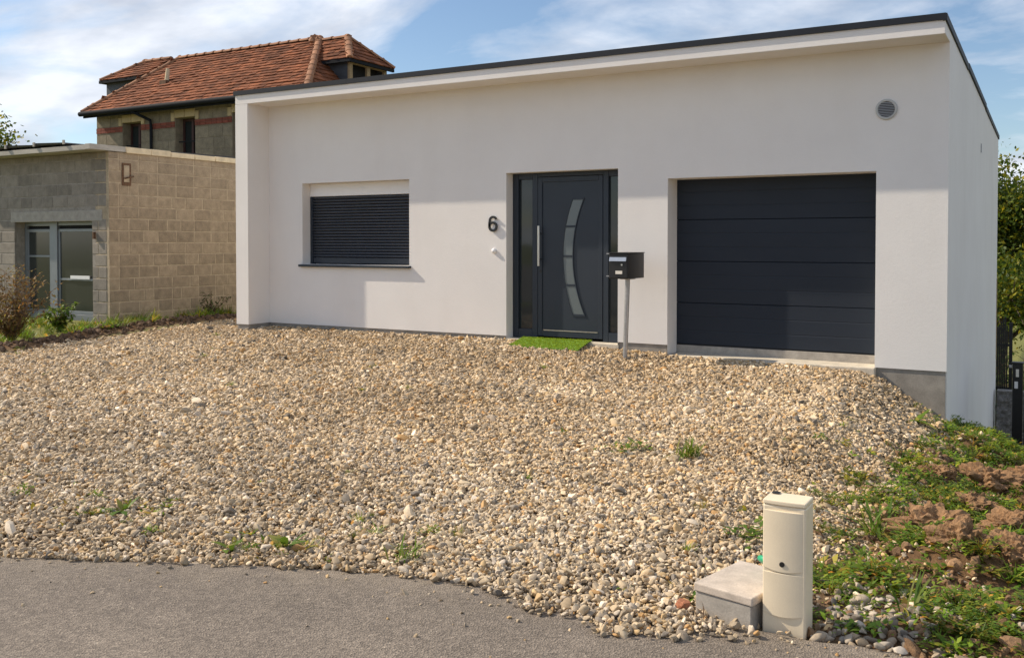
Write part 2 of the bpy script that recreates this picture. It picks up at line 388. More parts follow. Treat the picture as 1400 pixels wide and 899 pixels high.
rx = np.concatenate([np.arange(-60,-2,2.), np.arange(-2, 8, .06), np.arange(8, 62, 2.)])
re_ = road_edge(rx) + (fbm(rx*6, rx*0+.5, 3, 31)-.47)*.10
mb = MB(); nR = len(rx)
V_ = [(x, y, -.43) for x, y in zip(rx, re_)] + [(x, y, -.366) for x, y in zip(rx, re_)] + [(x, y-.05, -.36) for x, y in zip(rx, re_)] + [(x, y-.9, -.36) for x, y in zip(rx, re_)] + [(x, min(y-1, -13.), -.36) for x, y in zip(rx, re_)] + [(x, -48., -.36) for x in rx]
F_ = [(k*nR+i, (k+1)*nR+i, (k+1)*nR+i+1, k*nR+i+1) for i in range(nR-1) for k in range(5)]
mb.add(V_, F_); o = mb.build('road', 'asphalt'); a = o.data.attributes.new('dust', 'FLOAT', 'POINT'); a.data.foreach_set('value', np.repeat([1., 1., 1., 0., 0., 0.], nR).astype(np.float32)); tag(o, 'grey brown asphalt road in the foreground', None, kind='structure')

# ------------------------------------------------------------------ the new house
HX0, HX1, HD, HB = -5.43, 4.52, -.45, 9.0
house = thing('house', (0, 0, -.1), 'low modern white rendered house with flat overhanging roof and dark garage door', 'house')
WT = .36; ZS = 3.385
# front wall as one sheet with three openings and their reveals
def wall_with_openings(x_breaks, z_breaks, openings, skip=None):
    mb = MB(); gridv = {}
    def vid(x, y, z):
        k = (round(x,4), round(y,4), round(z,4))
        if k not in gridv: gridv[k] = len(mb.v); mb.v.append((x, y, z))
        return gridv[k]
    for i in range(len(x_breaks)-1):
        for j in range(len(z_breaks)-1):
            x0, x1, z0, z1 = x_breaks[i], x_breaks[i+1], z_breaks[j], z_breaks[j+1]; cx, cz = (x0+x1)/2, (z0+z1)/2
            if any(a < cx < b and c < cz < d for a, b, c, d in openings): continue
            if skip and skip(cx, cz): continue
            mb.f.append((vid(x0,0,z0), vid(x1,0,z0), vid(x1,0,z1), vid(x0,0,z1)))
    for a, b, c, d in openings:
        mb.add([(a,0,c),(a,WT,c),(a,WT,d),(a,0,d)], [(0,1,2,3)][:1]); mb.f[-1] = mb.f[-1][::-1]
        mb.add([(b,0,c),(b,WT,c),(b,WT,d),(b,0,d)], [(0,1,2,3)])
        mb.add([(a,0,d),(b,0,d),(b,WT,d),(a,WT,d)], [(0,3,2,1)])
        if c > .5: mb.add([(a,0,c),(b,0,c),(b,WT,c),(a,WT,c)], [(0,1,2,3)])
    return mb
WIN = (-4.49, -2.48, .95, 2.18); DOOR = (-.88, .743, -.2, 2.207); GAR = (1.4, 3.8, -.2, 2.058)
PT, PTR = .03, -.088                                     # top of the plinth, left and right of the garage
mb = wall_with_openings([HX0, WIN[0], WIN[1], DOOR[0], DOOR[1], GAR[0], GAR[1], HX1], [PTR, PT, WIN[2], GAR[3], WIN[3], DOOR[3], ZS], [WIN, (DOOR[0],DOOR[1],PT-.2,DOOR[3]), (GAR[0],GAR[1],PTR-.2,GAR[3])],
                        skip=lambda x, z: z < PT and x < 3)
fw = mb.build('front_wall', 'wall', house)
B('left_fin_wall', 'wall', house, HX0, -5.176, HD, -.0005, PT, ZS)
# overhang with soffit, side and back walls
B('overhang', 'wall', house, HX0, HX1, HD, WT, ZS, 3.545, bev=.006)
def zt(y): return 3.545 - (y+.45)*.0325
sw = MB(); prof = [(.03,-3.2),(HB,-3.2),(HB,zt(HB)),(WT,zt(WT)),(WT,ZS-.001),(.0005,ZS-.001),(.0005,PTR),(.03,PTR)]
sw.prism(prof, lambda y, z: (HX1-.3, y, z), lambda y, z: (HX1, y, z)); sw.build('right_side_wall', 'wall', house)
lw = MB(); prof = [(.02,-.6),(HB,-.6),(HB,zt(HB)),(WT,zt(WT)),(WT,ZS-.001),(.02,ZS-.001)]
lw.prism(prof, lambda y, z: (HX0, y, z), lambda y, z: (HX0+.3, y, z)); lw.build('left_side_wall', 'wall', house)
B('back_wall', 'wall', house, HX0+.301, HX1-.301, HB-.3, HB-.001, -3.2, zt(HB)-.01)
# roof covering with dark edge flashing
def roof_piece(name, x0, x1, y0, y1, up, th, m='flash'):
    return MB().hexa([(x0,y0,zt(y0)+up),(x1,y0,zt(y0)+up),(x1,y1,zt(y1)+up),(x0,y1,zt(y1)+up)], [(x0,y0,zt(y0)+up+th),(x1,y0,zt(y0)+up+th),(x1,y1,zt(y1)+up+th),(x0,y1,zt(y1)+up+th)]).build(name, m, house)
roof_piece('roof_deck', HX0+.02, HX1-.02, HD+.02, HB-.02, .002, .035)
roof_piece('front_flashing', HX0-.02, HX1+.004, HD-.022, HD+.018, -.022, .068)
roof_piece('verge_flashing', HX1-.02, HX1+.018, HD-.0225, 2.2, -.03, .072)
roof_piece('verge_flashing', HX1-.02, HX1+.022, 2.2, 5.4, -.014, .072)
roof_piece('verge_flashing', HX1-.02, HX1+.018, 5.4, HB+.03, -.03, .072)
roof_piece('verge_flashing', HX0-.018, HX0+.02, HD+.02, HB+.03, -.03, .066)
# plinths, set back a little under the render
B('plinth', 'plinth', house, HX0+.014, -5.19, HD+.014, 0.1, -.5, PT)
B('plinth', 'plinth', house, -5.189, DOOR[0]-.014, .014, .3, -.5, PT)
B('plinth', 'plinth', house, DOOR[1]+.014, GAR[0]-.014, .014, .355, -.5, PT)
B('plinth', 'plinth', house, GAR[1]+.014, HX1-.012, .014, .35, -1.6, PTR)
# thresholds
B('door_threshold', 'cement', house, DOOR[0]-.012, DOOR[1]+.012, .0, .34, -.4, -.002, bev=.006)
B('garage_threshold', 'concrete', house, GAR[0]-.012, GAR[1]+.012, .318, .358, -.4, .006, bev=.004)
B('garage_apron', 'cement', house, GAR[0]+.03, GAR[1]+.013, -.06, .317, -.5, -.088, bev=.012)
# inner darkness behind openings
# ---- window with closed roller shutter
wy = .20
win = bpy.data.objects.new('window', None); col.objects.link(win); win.parent = house; win.location = (-3.485, 0, 1.05)
win['label'] = 'window closed by a dark roller shutter under a white shutter box'
B('shutter_box', 'white_pvc', win, WIN[0]+.002, WIN[1]-.002, wy-.03, wy+.14, 1.985, WIN[3]-.002, bev=.004)
for x in (WIN[0]+.002, WIN[1]-.047): B('guide_rail', 'anthracite', win, x, x+.045, wy-.028, wy+.05, .951, 1.984, bev=.002)
n = 21; z0, z1 = 1.055, 1.983; ph = (z1-z0)/n
prof = []
for k in range(7):
    t = k/6; prof.append((-.011*math.sin(math.pi*t)**.7, .003 + (ph-.006)*t))
sl_poly = prof + [(.006, ph-.002), (.006, .002)]
smb = MB(); hw = (WIN[1]-WIN[0])/2-.046
smb.prism([(a, b) for a, b in sl_poly][::-1], lambda a, b: (-hw, a, b), lambda a, b: (hw, a, b))
sme = smb.mesh('slat', MT['slat'], 40)
for k in range(n):
    s = bpy.data.objects.new('slat', sme); col.objects.link(s); s.parent = win
    s.location = Vector((-3.485, wy, z0+ph*k)) - Vector((-3.485, 0, .95))
    s.location.y += random.uniform(-.0012, .0012); s.rotation_euler.x = random.uniform(-.03, .03)
B('bottom_bar', 'slat', win, WIN[0]+.047, WIN[1]-.047, wy-.012, wy+.012, .965, 1.05, bev=.004)
B('sill', 'anthracite', win, WIN[0]-.04, WIN[1]+.03, -.058, wy-.03, .912, .9475, bev=.004)
# ---- entrance door with side lights
fy_ = .20
door = bpy.data.objects.new('front_door', None); col.objects.link(door); door.parent = house; door.location = (-.07, fy_, .1)
door['label'] = 'dark grey front door with a crescent glass strip and long steel handle'
x0, x1 = DOOR[0]+.004, DOOR[1]-.004
for a, b in ((x0, x0+.085), (-.575, -.495), (.462, .535), (x1-.045, x1)): B('door_jamb', 'anthracite', door, a, b, fy_-.03, fy_+.05, 0, 2.203, bev=.004)
for a, b in ((x0+.086, -.576), (.536, x1-.046)):
    B('door_rail', 'anthracite', door, a, b, fy_-.028, fy_+.048, 2.125, 2.203, bev=.004); B('door_rail', 'anthracite', door, a, b, fy_-.028, fy_+.048, 0, .12, bev=.004)
B('door_rail', 'anthracite', door, -.494, .461, fy_-.028, fy_+.048, 2.15, 2.203, bev=.004)
for a, b in ((x0+.086, -.576), (.536, x1-.046)): B('side_light', 'glass', door, a, b, fy_+.012, fy_+.03, .121, 2.124)
leaf = B('door_leaf', 'anthracite', door, -.488, .456, fy_-.02, fy_+.045, .035, 2.145, bev=.004)
pm = MB()                                                   # raised border round the leaf
for a in ((-.488,-.425,.035,2.145),(.398,.456,.035,2.145)): pm.box(a[0], a[1], fy_-.034, fy_-.0205, a[2], a[3])
pm.box(-.4245, .3975, fy_-.034, fy_-.0205, 2.08, 2.145); pm.box(-.4245, .3975, fy_-.034, fy_-.0205, .035, .125); pm.build('leaf_border', 'anthracite', door, bev=.004)
B('kick_plate', 'steel', door, -.40, .39, fy_-.038, fy_-.0345, .112, .124)
lft = [(.02,1.85),(-.05,1.66),(-.105,1.37),(-.128,1.11),(-.11,.88),(-.068,.62),(.02,.33)]
rgt = [(.192,1.85),(.112,1.63),(.055,1.40),(.04,1.14),(.05,.85),(.10,.62),(.208,.33)]
def curve_x(pts, z):
    zs = np.array([p[1] for p in pts])[::-1]; xs_ = np.array([p[0] for p in pts])[::-1]
    c = np.polyfit(zs, xs_, 3); return float(np.polyval(c, z))
bars = [.33, .72, 1.10, 1.49, 1.85]
for k in range(4):
    mbp = MB(); za_, zb_ = bars[k]+.014, bars[k+1]-.014; N = 8
    pts = [(curve_x(lft, za_+(zb_-za_)*i/N)+.012, za_+(zb_-za_)*i/N) for i in range(N+1)]
    ptr = [(curve_x(rgt, za_+(zb_-za_)*i/N)-.012, za_+(zb_-za_)*i/N) for i in range(N+1)]
    v = [(a, fy_-.024, b) for a, b in pts] + [(a, fy_-.024, b) for a, b in ptr] + [(a, fy_-.018, b) for a, b in pts] + [(a, fy_-.018, b) for a, b in ptr]; m_ = N+1
    f = []
    for i in range(N): f.append((i, m_+i, m_+i+1, i+1))
    f += [(0, 2*m_, 3*m_, m_), (N, m_+N, 3*m_+N, 2*m_+N)] + [(i, i+1, 2*m_+i+1, 2*m_+i) for i in range(N)] + [(m_+i, 3*m_+i, 3*m_+i+1, m_+i+1) for i in range(N)]
    mbp.add(v, f); mbp.build('pane', 'frost', door)
rim = MB(); N = 28
for side, sg in ((lft, 1), (rgt, -1)):
    for i in range(N):
        za_, zb_ = .318+(1.862-.318)*i/N, .318+(1.862-.318)*(i+1)/N
        a0, a1 = curve_x(side, za_), curve_x(side, zb_)
        w0, w1 = (a0, a0+.011*sg), (a1, a1+.011*sg)
        rim.hexa([(w0[0],fy_-.032,za_),(w0[1],fy_-.032,za_),(w0[1],fy_-.02,za_),(w0[0],fy_-.02,za_)], [(w1[0],fy_-.032,zb_),(w1[1],fy_-.032,zb_),(w1[1],fy_-.02,zb_),(w1[0],fy_-.02,zb_)])
for z in bars: rim.box(curve_x(lft, z)+.012, curve_x(rgt, z)-.012, fy_-.030, fy_-.02, z-.013, z+.013)
rim.build('glass_trim', 'anthracite', door)
hd = MB().tube([(-.445, fy_-.095, .97), (-.445, fy_-.095, 1.50)], .017, 14).build('handle', 'steel', door, smooth=50)
for z in (1.06, 1.40): MB().tube([(-.445, fy_-.095, z), (-.445, fy_-.03, z)], .010, 10).build('handle_mount', 'black', door, smooth=50)
MB().tube([(-.445, fy_-.036, .90), (-.445, fy_-.030, .90)], .018, 14).build('lock', 'black', door, smooth=50)
# ---- sectional garage door
gy_ = .325
gar = bpy.data.objects.new('garage_door', None); col.objects.link(gar); gar.parent = house; gar.location = (2.6, gy_, .1)
gar['label'] = 'dark grey sectional garage door of four ribbed panels'
hw = 1.215; zb = .02; ph = (2.075-zb)/4
pr = [(0.008, .0012), (0, .006)]
for c_ in (1/3, 2/3): pr += [(0, ph*c_-.009), (.0022, ph*c_-.002), (.0022, ph*c_+.002), (0, ph*c_+.009)]
pr += [(0, ph-.006), (.008, ph-.0012)]
pmb = MB(); pmb.prism([(a, b) for a, b in pr + [(.04, ph-.0025), (.04, .0025)]][::-1], lambda a, b: (-hw, a, b), lambda a, b: (hw, a, b))
pme = pmb.mesh('panel', MT['anth_panel'])
for k in range(4):
    s = bpy.data.objects.new('panel', pme); col.objects.link(s); s.parent = gar; s.location = (0, 0, zb+ph*k+.0)
for c in gar.children: c.location.z -= 0.0
B('bottom_seal', 'rubber', gar, 1.39, 3.81, gy_+.004, gy_+.035, .0065, .019)
B('garage_backing', 'void', gar, 1.385, 3.815, gy_+.045, gy_+.06, 0.01, 2.08)
# ---- house number, bell, vent, overflow
def stroke(pts, w, y0, y1):
    mb = MB(); P_ = [Vector((a, 0, b)) for a, b in pts]; Lp, Rp = [], []
    for i, p in enumerate(P_):
        d = (P_[min(i+1, len(P_)-1)] - P_[max(i-1, 0)]).normalized(); nn = Vector((-d.z, 0, d.x))*w/2
        Lp.append(p+nn); Rp.append(p-nn)
    n_ = len(P_); v = [(q.x, y0, q.z) for q in Lp+Rp] + [(q.x, y1, q.z) for q in Lp+Rp]; f = []
    for i in range(n_-1):
        f += [(i, i+1, n_+i+1, n_+i), (2*n_+i, 3*n_+i, 3*n_+i+1, 2*n_+i+1), (i, 2*n_+i, 2*n_+i+1, i+1), (n_+i, n_+i+1, 3*n_+i+1, 3*n_+i)]
    f += [(0, n_, 3*n_, 2*n_), (n_-1, 3*n_-1, 4*n_-1, 2*n_-1)]
    return mb.add(v, f)
cxn, czn = -1.075, 1.423
six = [(.050,.168)]
for k in range(9): a = R(35+k*18.1); six.append((.003+.052*math.cos(a), .152+.048*math.sin(a)))
six += [(-.054,.12), (-.055,.09)]
for k in range(25): a = R(180+k*15); six.append((.0+.055*math.cos(a), .070+.054*math.sin(a)))
stroke([(cxn+a, czn+b) for a, b in six], .030, -.030, -.012).build('house_number', 'letter', house)
for z in (.06, .16): MB().tube([(cxn-.054, -.013, czn+z), (cxn-.054, .003, czn+z)], .004, 8).build('number_stud', 'steel', house)
bell = MB()
for k in range(6): pass
bell.tube([(-1.066, .0, 1.167), (-1.066, -.018, 1.167), (-1.066, -.030, 1.167), (-1.066, -.038, 1.167)], [.034, .034, .026, .010], 20).build('doorbell', 'white_pvc', house, smooth=60)
vent = bpy.data.objects.new('vent_grille', None); col.objects.link(vent); vent.parent = house; vent.location = (3.9, 0, 2.72+.1)
vr = MB(); NV = 40
vp = []
for rr, y in ((.112, .0), (.112, -.014), (.104, -.020), (.090, -.020), (.084, -.010)): vp.append([(3.9+rr*math.cos(2*math.pi*k/NV), y, 2.72+rr*math.sin(2*math.pi*k/NV)) for k in range(NV)])
vr.add([p for r_ in vp for p in r_], [(i*NV+k, (i+1)*NV+k, (i+1)*NV+(k+1) % NV, i*NV+(k+1) % NV) for i in range(4) for k in range(NV)])
vr.build('vent_ring', 'vent', vent, smooth=35)
MB().disc_y(3.9, 2.72, .086, -.004, .004).build('vent_back', 'void', vent)
for k in range(9):
    z = 2.72-.072+k*.018; h = math.sqrt(max(0, .085**2-(z-2.72)**2))
    MB().hexa([(3.9-h,-.018,z-.006),(3.9+h,-.018,z-.006),(3.9+h,-.015,z-.007),(3.9-h,-.015,z-.007)], [(3.9-h,-.009,z+.005),(3.9+h,-.009,z+.005),(3.9+h,-.006,z+.004),(3.9-h,-.006,z+.004)]).build('vent_slat', 'vent_dark', vent)
B('overflow_slot', 'vent_dark', house, HX1-.02, HX1+.012, 4.56, 4.60, 2.60, 2.73, bev=.003)
B('corner_bead', 'timber', house, HX1+.0005, HX1+.012, HB-.06, HB-.02, -.9, .6)

# ------------------------------------------------------------------ mail box, mat, service bollard, chamber, pipe
mbx = thing('mailbox', (1.07, -.5, gz(1.07, -.5)), 'black metal mailbox with silver flap on a grey steel post', 'mailbox')
bx0, bx1, by0, by1, bz0, bz1 = .965, 1.205, -.77, -.27, .855, 1.158
B('box_body', 'black', mbx, bx0, bx1, by0, by1, bz0, bz1-.006, bev=.006)
B('box_roof', 'black', mbx, bx0-.008, bx1+.008, by0-.014, by1+.006, bz1-.005, bz1+.006, bev=.003)
B('box_door', 'black', mbx, bx0+.008, bx1-.008, by0-.010, by0-.0005, bz0+.012, bz1-.10, bev=.003)
MB().hexa([(bx0+.014,by0-.026,1.062),(bx1-.014,by0-.026,1.062),(bx1-.014,by0-.0005,1.066),(bx0+.014,by0-.0005,1.066)], [(bx0+.014,by0-.012,1.108),(bx1-.014,by0-.012,1.108),(bx1-.014,by0-.0005,1.110),(bx0+.014,by0-.0005,1.110)]).build('flap', 'steel', mbx)
B('name_plate', 'label_plate', mbx, bx0+.09, bx1-.065, by0-.014, by0-.0105, .912, .950)
MB().tube([(bx1-.07, by0-.018, 1.020), (bx1-.07, by0-.010, 1.020)], .011, 12).build('lock', 'steel', mbx)
MB().tube([(1.05, -.5, gz(1.05, -.5)-.25), (1.09, -.5, bz0)], .028, 16).build('post', 'galv', mbx, smooth=50)
B('bracket', 'galv', mbx, 1.02, 1.16, -.57, -.43, bz0-.012, bz0-.0005)
for z in (.885, 1.148): B('hinge', 'galv', mbx, bx0-.045, bx0-.001, by0+.03, by0+.05, z-.006, z+.006)

mat_ = MB(); N = 14
c00, c10, c11, c01 = Vector((-.57,-.46,0)), Vector((.41,-.45,0)), Vector((.34,.10,.0)), Vector((-.66,.09,.0))
vv = []
for j in range(N+1):
    for i in range(N+1):
        s_, t_ = i/N, j/N; p = (c00*(1-s_)+c10*s_)*(1-t_)+(c01*(1-s_)+c11*s_)*t_
        z = max(gz(p.x, p.y)+.022, 0.004 if p.y > -.03 else -1)+.008*math.sin(p.x*7)*math.sin(p.y*9); z = max(z, .006+min(0, (p.y+.02)*.14)); vv.append((p.x, p.y, z))
m_ = N+1; nv = len(vv); top = [(x, y, z+.014) for x, y, z in vv]
f = [(j*m_+i+nv, j*m_+i+1+nv, (j+1)*m_+i+1+nv, (j+1)*m_+i+nv) for j in range(N) for i in range(N)] + [(j*m_+i, (j+1)*m_+i, (j+1)*m_+i+1, j*m_+i+1) for j in range(N) for i in range(N)]
rimi = [i for i in range(m_)] + [j*m_+N for j in range(1, m_)] + [N*m_+i for i in range(N-1, -1, -1)] + [j*m_ for j in range(N-1, 0, -1)]
f += [(rimi[k], rimi[(k+1) % len(rimi)], rimi[(k+1) % len(rimi)]+nv, rimi[k]+nv) for k in range(len(rimi))]
mat_.add(vv+top, f); o = mat_.build('door_mat', 'astro', smooth=60); tag(o, 'bright green artificial turf mat at the front door', 'door mat')

bo = thing('service_bollard', (4.56, -6.92, -.38), 'cream plastic utility bollard with round lock at the road edge', 'bollard')
X0, X1, Y0, Y1 = 4.47, 4.65, -6.99, -6.845
def bowed(x0, x1, z0, z1, y, bow, th, zbow=.0, n=12):
    mb = MB(); poly = [(x0+(x1-x0)*i/n, y-bow*(1-(2*i/n-1)**2)) for i in range(n+1)] + [(x1, y+th), (x0, y+th)]
    mb.prism(poly, lambda a, b: (a, b, z0 - zbow*(1-((a-(x0+x1)/2)/((x1-x0)/2))**2)), lambda a, b: (a, b, z1 - zbow*.0)); return mb
B('bollard_body', 'cream', bo, X0, X1, Y0+.006, Y1, -.5, .172, bev=.008)
bowed(X0+.003, X1-.012, -.095, .150, Y0+.0055, .010, .004, .012).build('upper_cover', 'cream', bo, bev=.003)
bowed(X0+.003, X1-.012, -.285, -.112, Y0+.0055, .009, .004, .012).build('lower_cover', 'cream', bo, bev=.003)
bowed(X0, X1, .1725, .193, Y0+.006, .006, Y1-Y0-.006).build('bollard_cap', 'cream', bo, bev=.005)
MB().disc_y(4.555, -.072, .011, Y0-.0075, Y0-.003, 20).build('lock', 'black', bo)
B('cable_entry', 'black', bo, X0+.012, X0+.045, Y1-.045, Y1-.012, .1955, .199, bev=.003)

ch = thing('inspection_chamber', (4.33, -6.83, -.38), 'small concrete chamber with a pale slab lid beside the cream bollard', 'chamber')
ca = R(-14)
def rotbox(cx, cy, hx, hy, z0, z1, ang):
    c, s = math.cos(ang), math.sin(ang); pts = [(cx+a*c-b*s, cy+a*s+b*c) for a, b in ((-hx,-hy),(hx,-hy),(hx,hy),(-hx,hy))]
    return MB().hexa([(x, y, z0) for x, y in pts], [(x, y, z1) for x, y in pts])
rotbox(4.345, -6.795, .138, .195, -.55, -.268, ca).build('chamber_body', 'concrete', ch, bev=.004)
rotbox(4.345, -6.795, .144, .202, -.266, -.228, ca+R(.7)).build('chamber_lid', 'lid', ch, bev=.006)
o = MB().tube([(4.54, -6.835, -.15), (4.47, -6.828, -.128), (4.43, -6.81, -.124), (4.408, -6.785, -.130), (4.402, -6.74, -.150), (4.42, -6.68, -.19), (4.46, -6.60, -.27), (4.48, -6.56, -.45)], .0145, 12).build('drain_hose', 'green_pipe', smooth=60); tag(o, 'bent green plastic conduit behind the cream bollard', 'pipe')

def lump(name, loc, size, m, seed, detail=4, rough=.5, flat=.7):
    import bmesh
    from mathutils import noise as mn
    bm = bmesh.new(); bmesh.ops.create_icosphere(bm, subdivisions=detail, radius=1)
    off = Vector((seed*3.1, seed*1.7, seed*.9))
    for v in bm.verts:
        p = v.co.copy(); d = mn.fractal(p*1.3+off, .9, 2.1, 3)*.55 + mn.fractal(p*4.5+off, .7, 2.2, 4)*rough*.45 + mn.turbulence(p*7+off, 4, True)*rough*.10
        v.co = p*(1+d*.75)
    for v in bm.verts: v.co = Vector((v.co.x*size[0], v.co.y*size[1], v.co.z*size[2]*flat))
    me_ = bpy.data.meshes.new(name); bm.to_mesh(me_); bm.free(); me_.materials.append(MT[m])
    o = bpy.data.objects.new(name, me_); col.objects.link(o); o.location = loc; return o
o = lump('brick_fragment', (4.105, -6.94, -.345), (.030, .024, .034), 'brick_frag', 3, 2, .3, .8); tag(o, 'orange broken brick piece on the gravel left of the concrete chamber', 'brick piece')

# ------------------------------------------------------------------ block outbuilding on the left
BX, BY, BT = -8.14, -.66, 2.79
ob = thing('outbuilding', (BX-2, BY+2, -.1), 'unrendered concrete block outbuilding with glazed double door and low roof', 'outbuilding')
OPX0, OPX1, OPT = -10.73, -8.58, 1.64
core = MB()
core.box(BX-.35, BX-.006, BY+.007, 3.8, -.5, BT)                   # side wall core
core.build('mortar_core', 'mortar', ob); core = MB()
core.box(-12.4, OPX0-.006, BY+.006, BY+.35, -.5, BT)
core.box(OPX1+.006, BX-.352, BY+.006, BY+.35, -.5, BT)
core.box(OPX0-.0055, OPX1+.0055, BY+.006, BY+.35, OPT+.19, BT)
core.build('mortar_core', 'mortar_grey', ob)
B('back_wall', 'block_grey', ob, -12.4, BX-.36, 3.5, 3.8, -.5, BT)
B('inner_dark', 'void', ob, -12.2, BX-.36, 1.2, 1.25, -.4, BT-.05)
def cham(hx, hy, hz, c):                                            # chamfered block, 44 triangles
    import bmesh
    bm = bmesh.new(); bmesh.ops.create_cube(bm, size=1)
    for v in bm.verts: v.co = Vector((v.co.x*2*hx, v.co.y*2*hy, v.co.z*2*hz))
    bmesh.ops.bevel(bm, geom=bm.edges[:], offset=c, segments=1, affect='EDGES')
    for v in bm.verts: v.co += Vector((random.uniform(-1,1), random.uniform(-1,1)*.4, random.uniform(-1,1)))*.0025
    me_ = bpy.data.meshes.new('block'); bm.to_mesh(me_); bm.free(); return me_
blk = {}
def block(w, m, side, u, z, h=.19):
    k = (round(w, 2), m, round(h, 2), random.randrange(3))
    if k not in blk:
        blk[k] = cham(k[0]/2, .03, h/2, .006); blk[k].materials.append(MT[m])
    o = bpy.data.objects.new('block', blk[k]); col.objects.link(o); o.parent = ob
    j = random.uniform(-.0025, .0025)
    p = Vector((u, BY+.031+j, z)) if not side else Vector((BX-.031+j, u, z))
    o.location = p - ob.location
    if side: o.rotation_euler.z = R(90)
course = .2; nc = 14; zb0 = -.12
for r in range(nc+1):
    z = zb0+course*(r+.5); h = .182
    if z+h/2 > BT: h = .1; z = zb0+course*r+.055
    # side face: from the corner backwards
    y = BY+.001; first = True
    widths = []
    while y < 3.3:
        w = (.20 if (r % 2 and first) else random.choice([.40,.40,.40,.40,.30,.20]))
        block(w-.017, 'block_tan', True, y+w/2, z, h); y += w; first = False
    # front face: from the corner to the left
    x = BX-.064; first = True
    while x > -11.7:
        w = (.215 if (r % 2 == 0 and first) else random.choice([.40,.40,.40,.5,.30])); first = False
        if z < OPT+.20 and x-w < OPX1 and x > OPX0:
            if z > OPT-.0:                                          # lintel zone
                x = OPX0-.12; continue
            w = x-OPX1
            if w > .08: block(w-.012, 'block_grey', False, x-w/2, z, h)
            x = OPX0; continue
        if z < OPT+.2 and z > OPT and x <= BX and x > OPX1 and x-w < OPX1+.28: w = max(.1, x-(OPX1+.28))
        block(w-.014, 'block_grey', False, x-w/2, z, h); x -= w
MB().box(OPX0-.11, OPX1+.27, BY-.004, BY+.349, OPT+.002, OPT+.188).build('lintel', 'concrete', ob, bev=.008)
# little iron vent flap in the side wall
vn = MB().box(BX-.02, BX+.012, -.40, -.22, 2.24, 2.62); vn.build('wall_niche', 'rust', ob, bev=.004)
B('niche_panel', 'mortar', ob, BX+.0125, BX+.015, -.365, -.26, 2.30, 2.58)
MB().tube([(BX+.02, -.36, 2.36), (BX+.07, -.30, 2.38), (BX+.03, -.19, 2.40)], .014, 8).build('niche_hook', 'rust', ob)
B('pintle', 'rust', ob, BX-.36, BX-.33, BY-.05, BY-.005, 1.34, 1.46)
# glazed double door
gd = bpy.data.objects.new('glazed_door', None); col.objects.link(gd); gd.parent = ob; gd.location = Vector((-9.6, BY+.2, 0)) - ob.location
gyy = BY+.19; rx0, rx1 = OPX0+.002, OPX1-.002
fm = MB(); fm.box(rx0, rx0+.06, gyy, gyy+.06, -.05, OPT); fm.box(rx1-.06, rx1, gyy, gyy+.06, -.05, OPT); fm.box(-9.97, -9.77, gyy-.02, gyy+.06, -.05, OPT)
fm.box(rx0+.061, -9.971, gyy, gyy+.06, OPT-.06, OPT); fm.box(-9.769, rx1-.061, gyy, gyy+.06, OPT-.06, OPT); fm.box(rx0+.061, -9.971, gyy-.02, gyy+.06, -.1, .03); fm.box(-9.769, rx1-.061, gyy-.02, gyy+.06, -.1, .03)
fm.build('door_frame', 'grey_frame', gd, bev=.004)
def leafframe(x0, x1, mid):
    m = MB(); y0, y1 = gyy+.005, gyy+.045
    m.box(x0, x0+.045, y0, y1, .035, OPT-.12); m.box(x1-.045, x1, y0, y1, .035, OPT-.12); m.box(x0+.046, x1-.046, y0, y1, .035, .09); m.box(x0+.046, x1-.046, y0, y1, OPT-.17, OPT-.12)
    for z in mid: m.box(x0+.046, x1-.046, y0, y1, z, z+.035)
    m.build('leaf_frame', 'grey_frame', gd, bev=.003)
    B('pane', 'glass_grey', gd, x0+.046, x1-.046, gyy+.022, gyy+.03, .0905, OPT-.171)
leafframe(rx0+.063, -9.973, [1.02]); leafframe(-9.767, rx1-.063, [.62])
B('letter_plate', 'white_pvc', gd, -9.42, -8.90, gyy-.012, gyy+.004, .645, .705, bev=.003)
B('transom_gap', 'void', gd, rx0+.062, rx1-.062, gyy+.046, gyy+.05, OPT-.119, OPT-.061)
# roof: eaves board, dark sheets and cream coping on the side wall
B('eaves_board', 'board', ob, -12.6, BX-.10, BY-.36, BY-.32, BT+.005, BT+.085, bev=.004)
B('soffit_board', 'board', ob, -12.6, BX-.10, BY-.319, BY+.3, BT+.0055, BT+.03)
B('verge_board', 'board', ob, BX-.099, BX+.03, BY-.365, BY+.32, BT+.01, BT+.10, bev=.004)
for k in range(5):
    xk = -8.75-.8*k
    MB().hexa([(xk-.86,BY-.36,BT+.13),(xk,BY-.36,BT+.122),(xk,3.9,BT+.19),(xk-.86,3.9,BT+.20)], [(xk-.86,BY-.38,BT+.175),(xk,BY-.38,BT+.145),(xk,3.9,BT+.22),(xk-.86,3.9,BT+.24)]).build('roof_sheet', 'slate', ob)
    B('roof_clip', 'board', ob, xk-.02, xk+.02, BY-.40, BY-.375, BT+.115, BT+.185)
y = BY+.33
while y < 3.6:
    w = random.uniform(.42, .56)
    B('coping_stone', 'coping', ob, BX-.32, BX+.035+random.uniform(-.008, .008), y, y+w-.012, BT+.0, BT+.095+random.uniform(-.012, .012), bev=.008); y += w

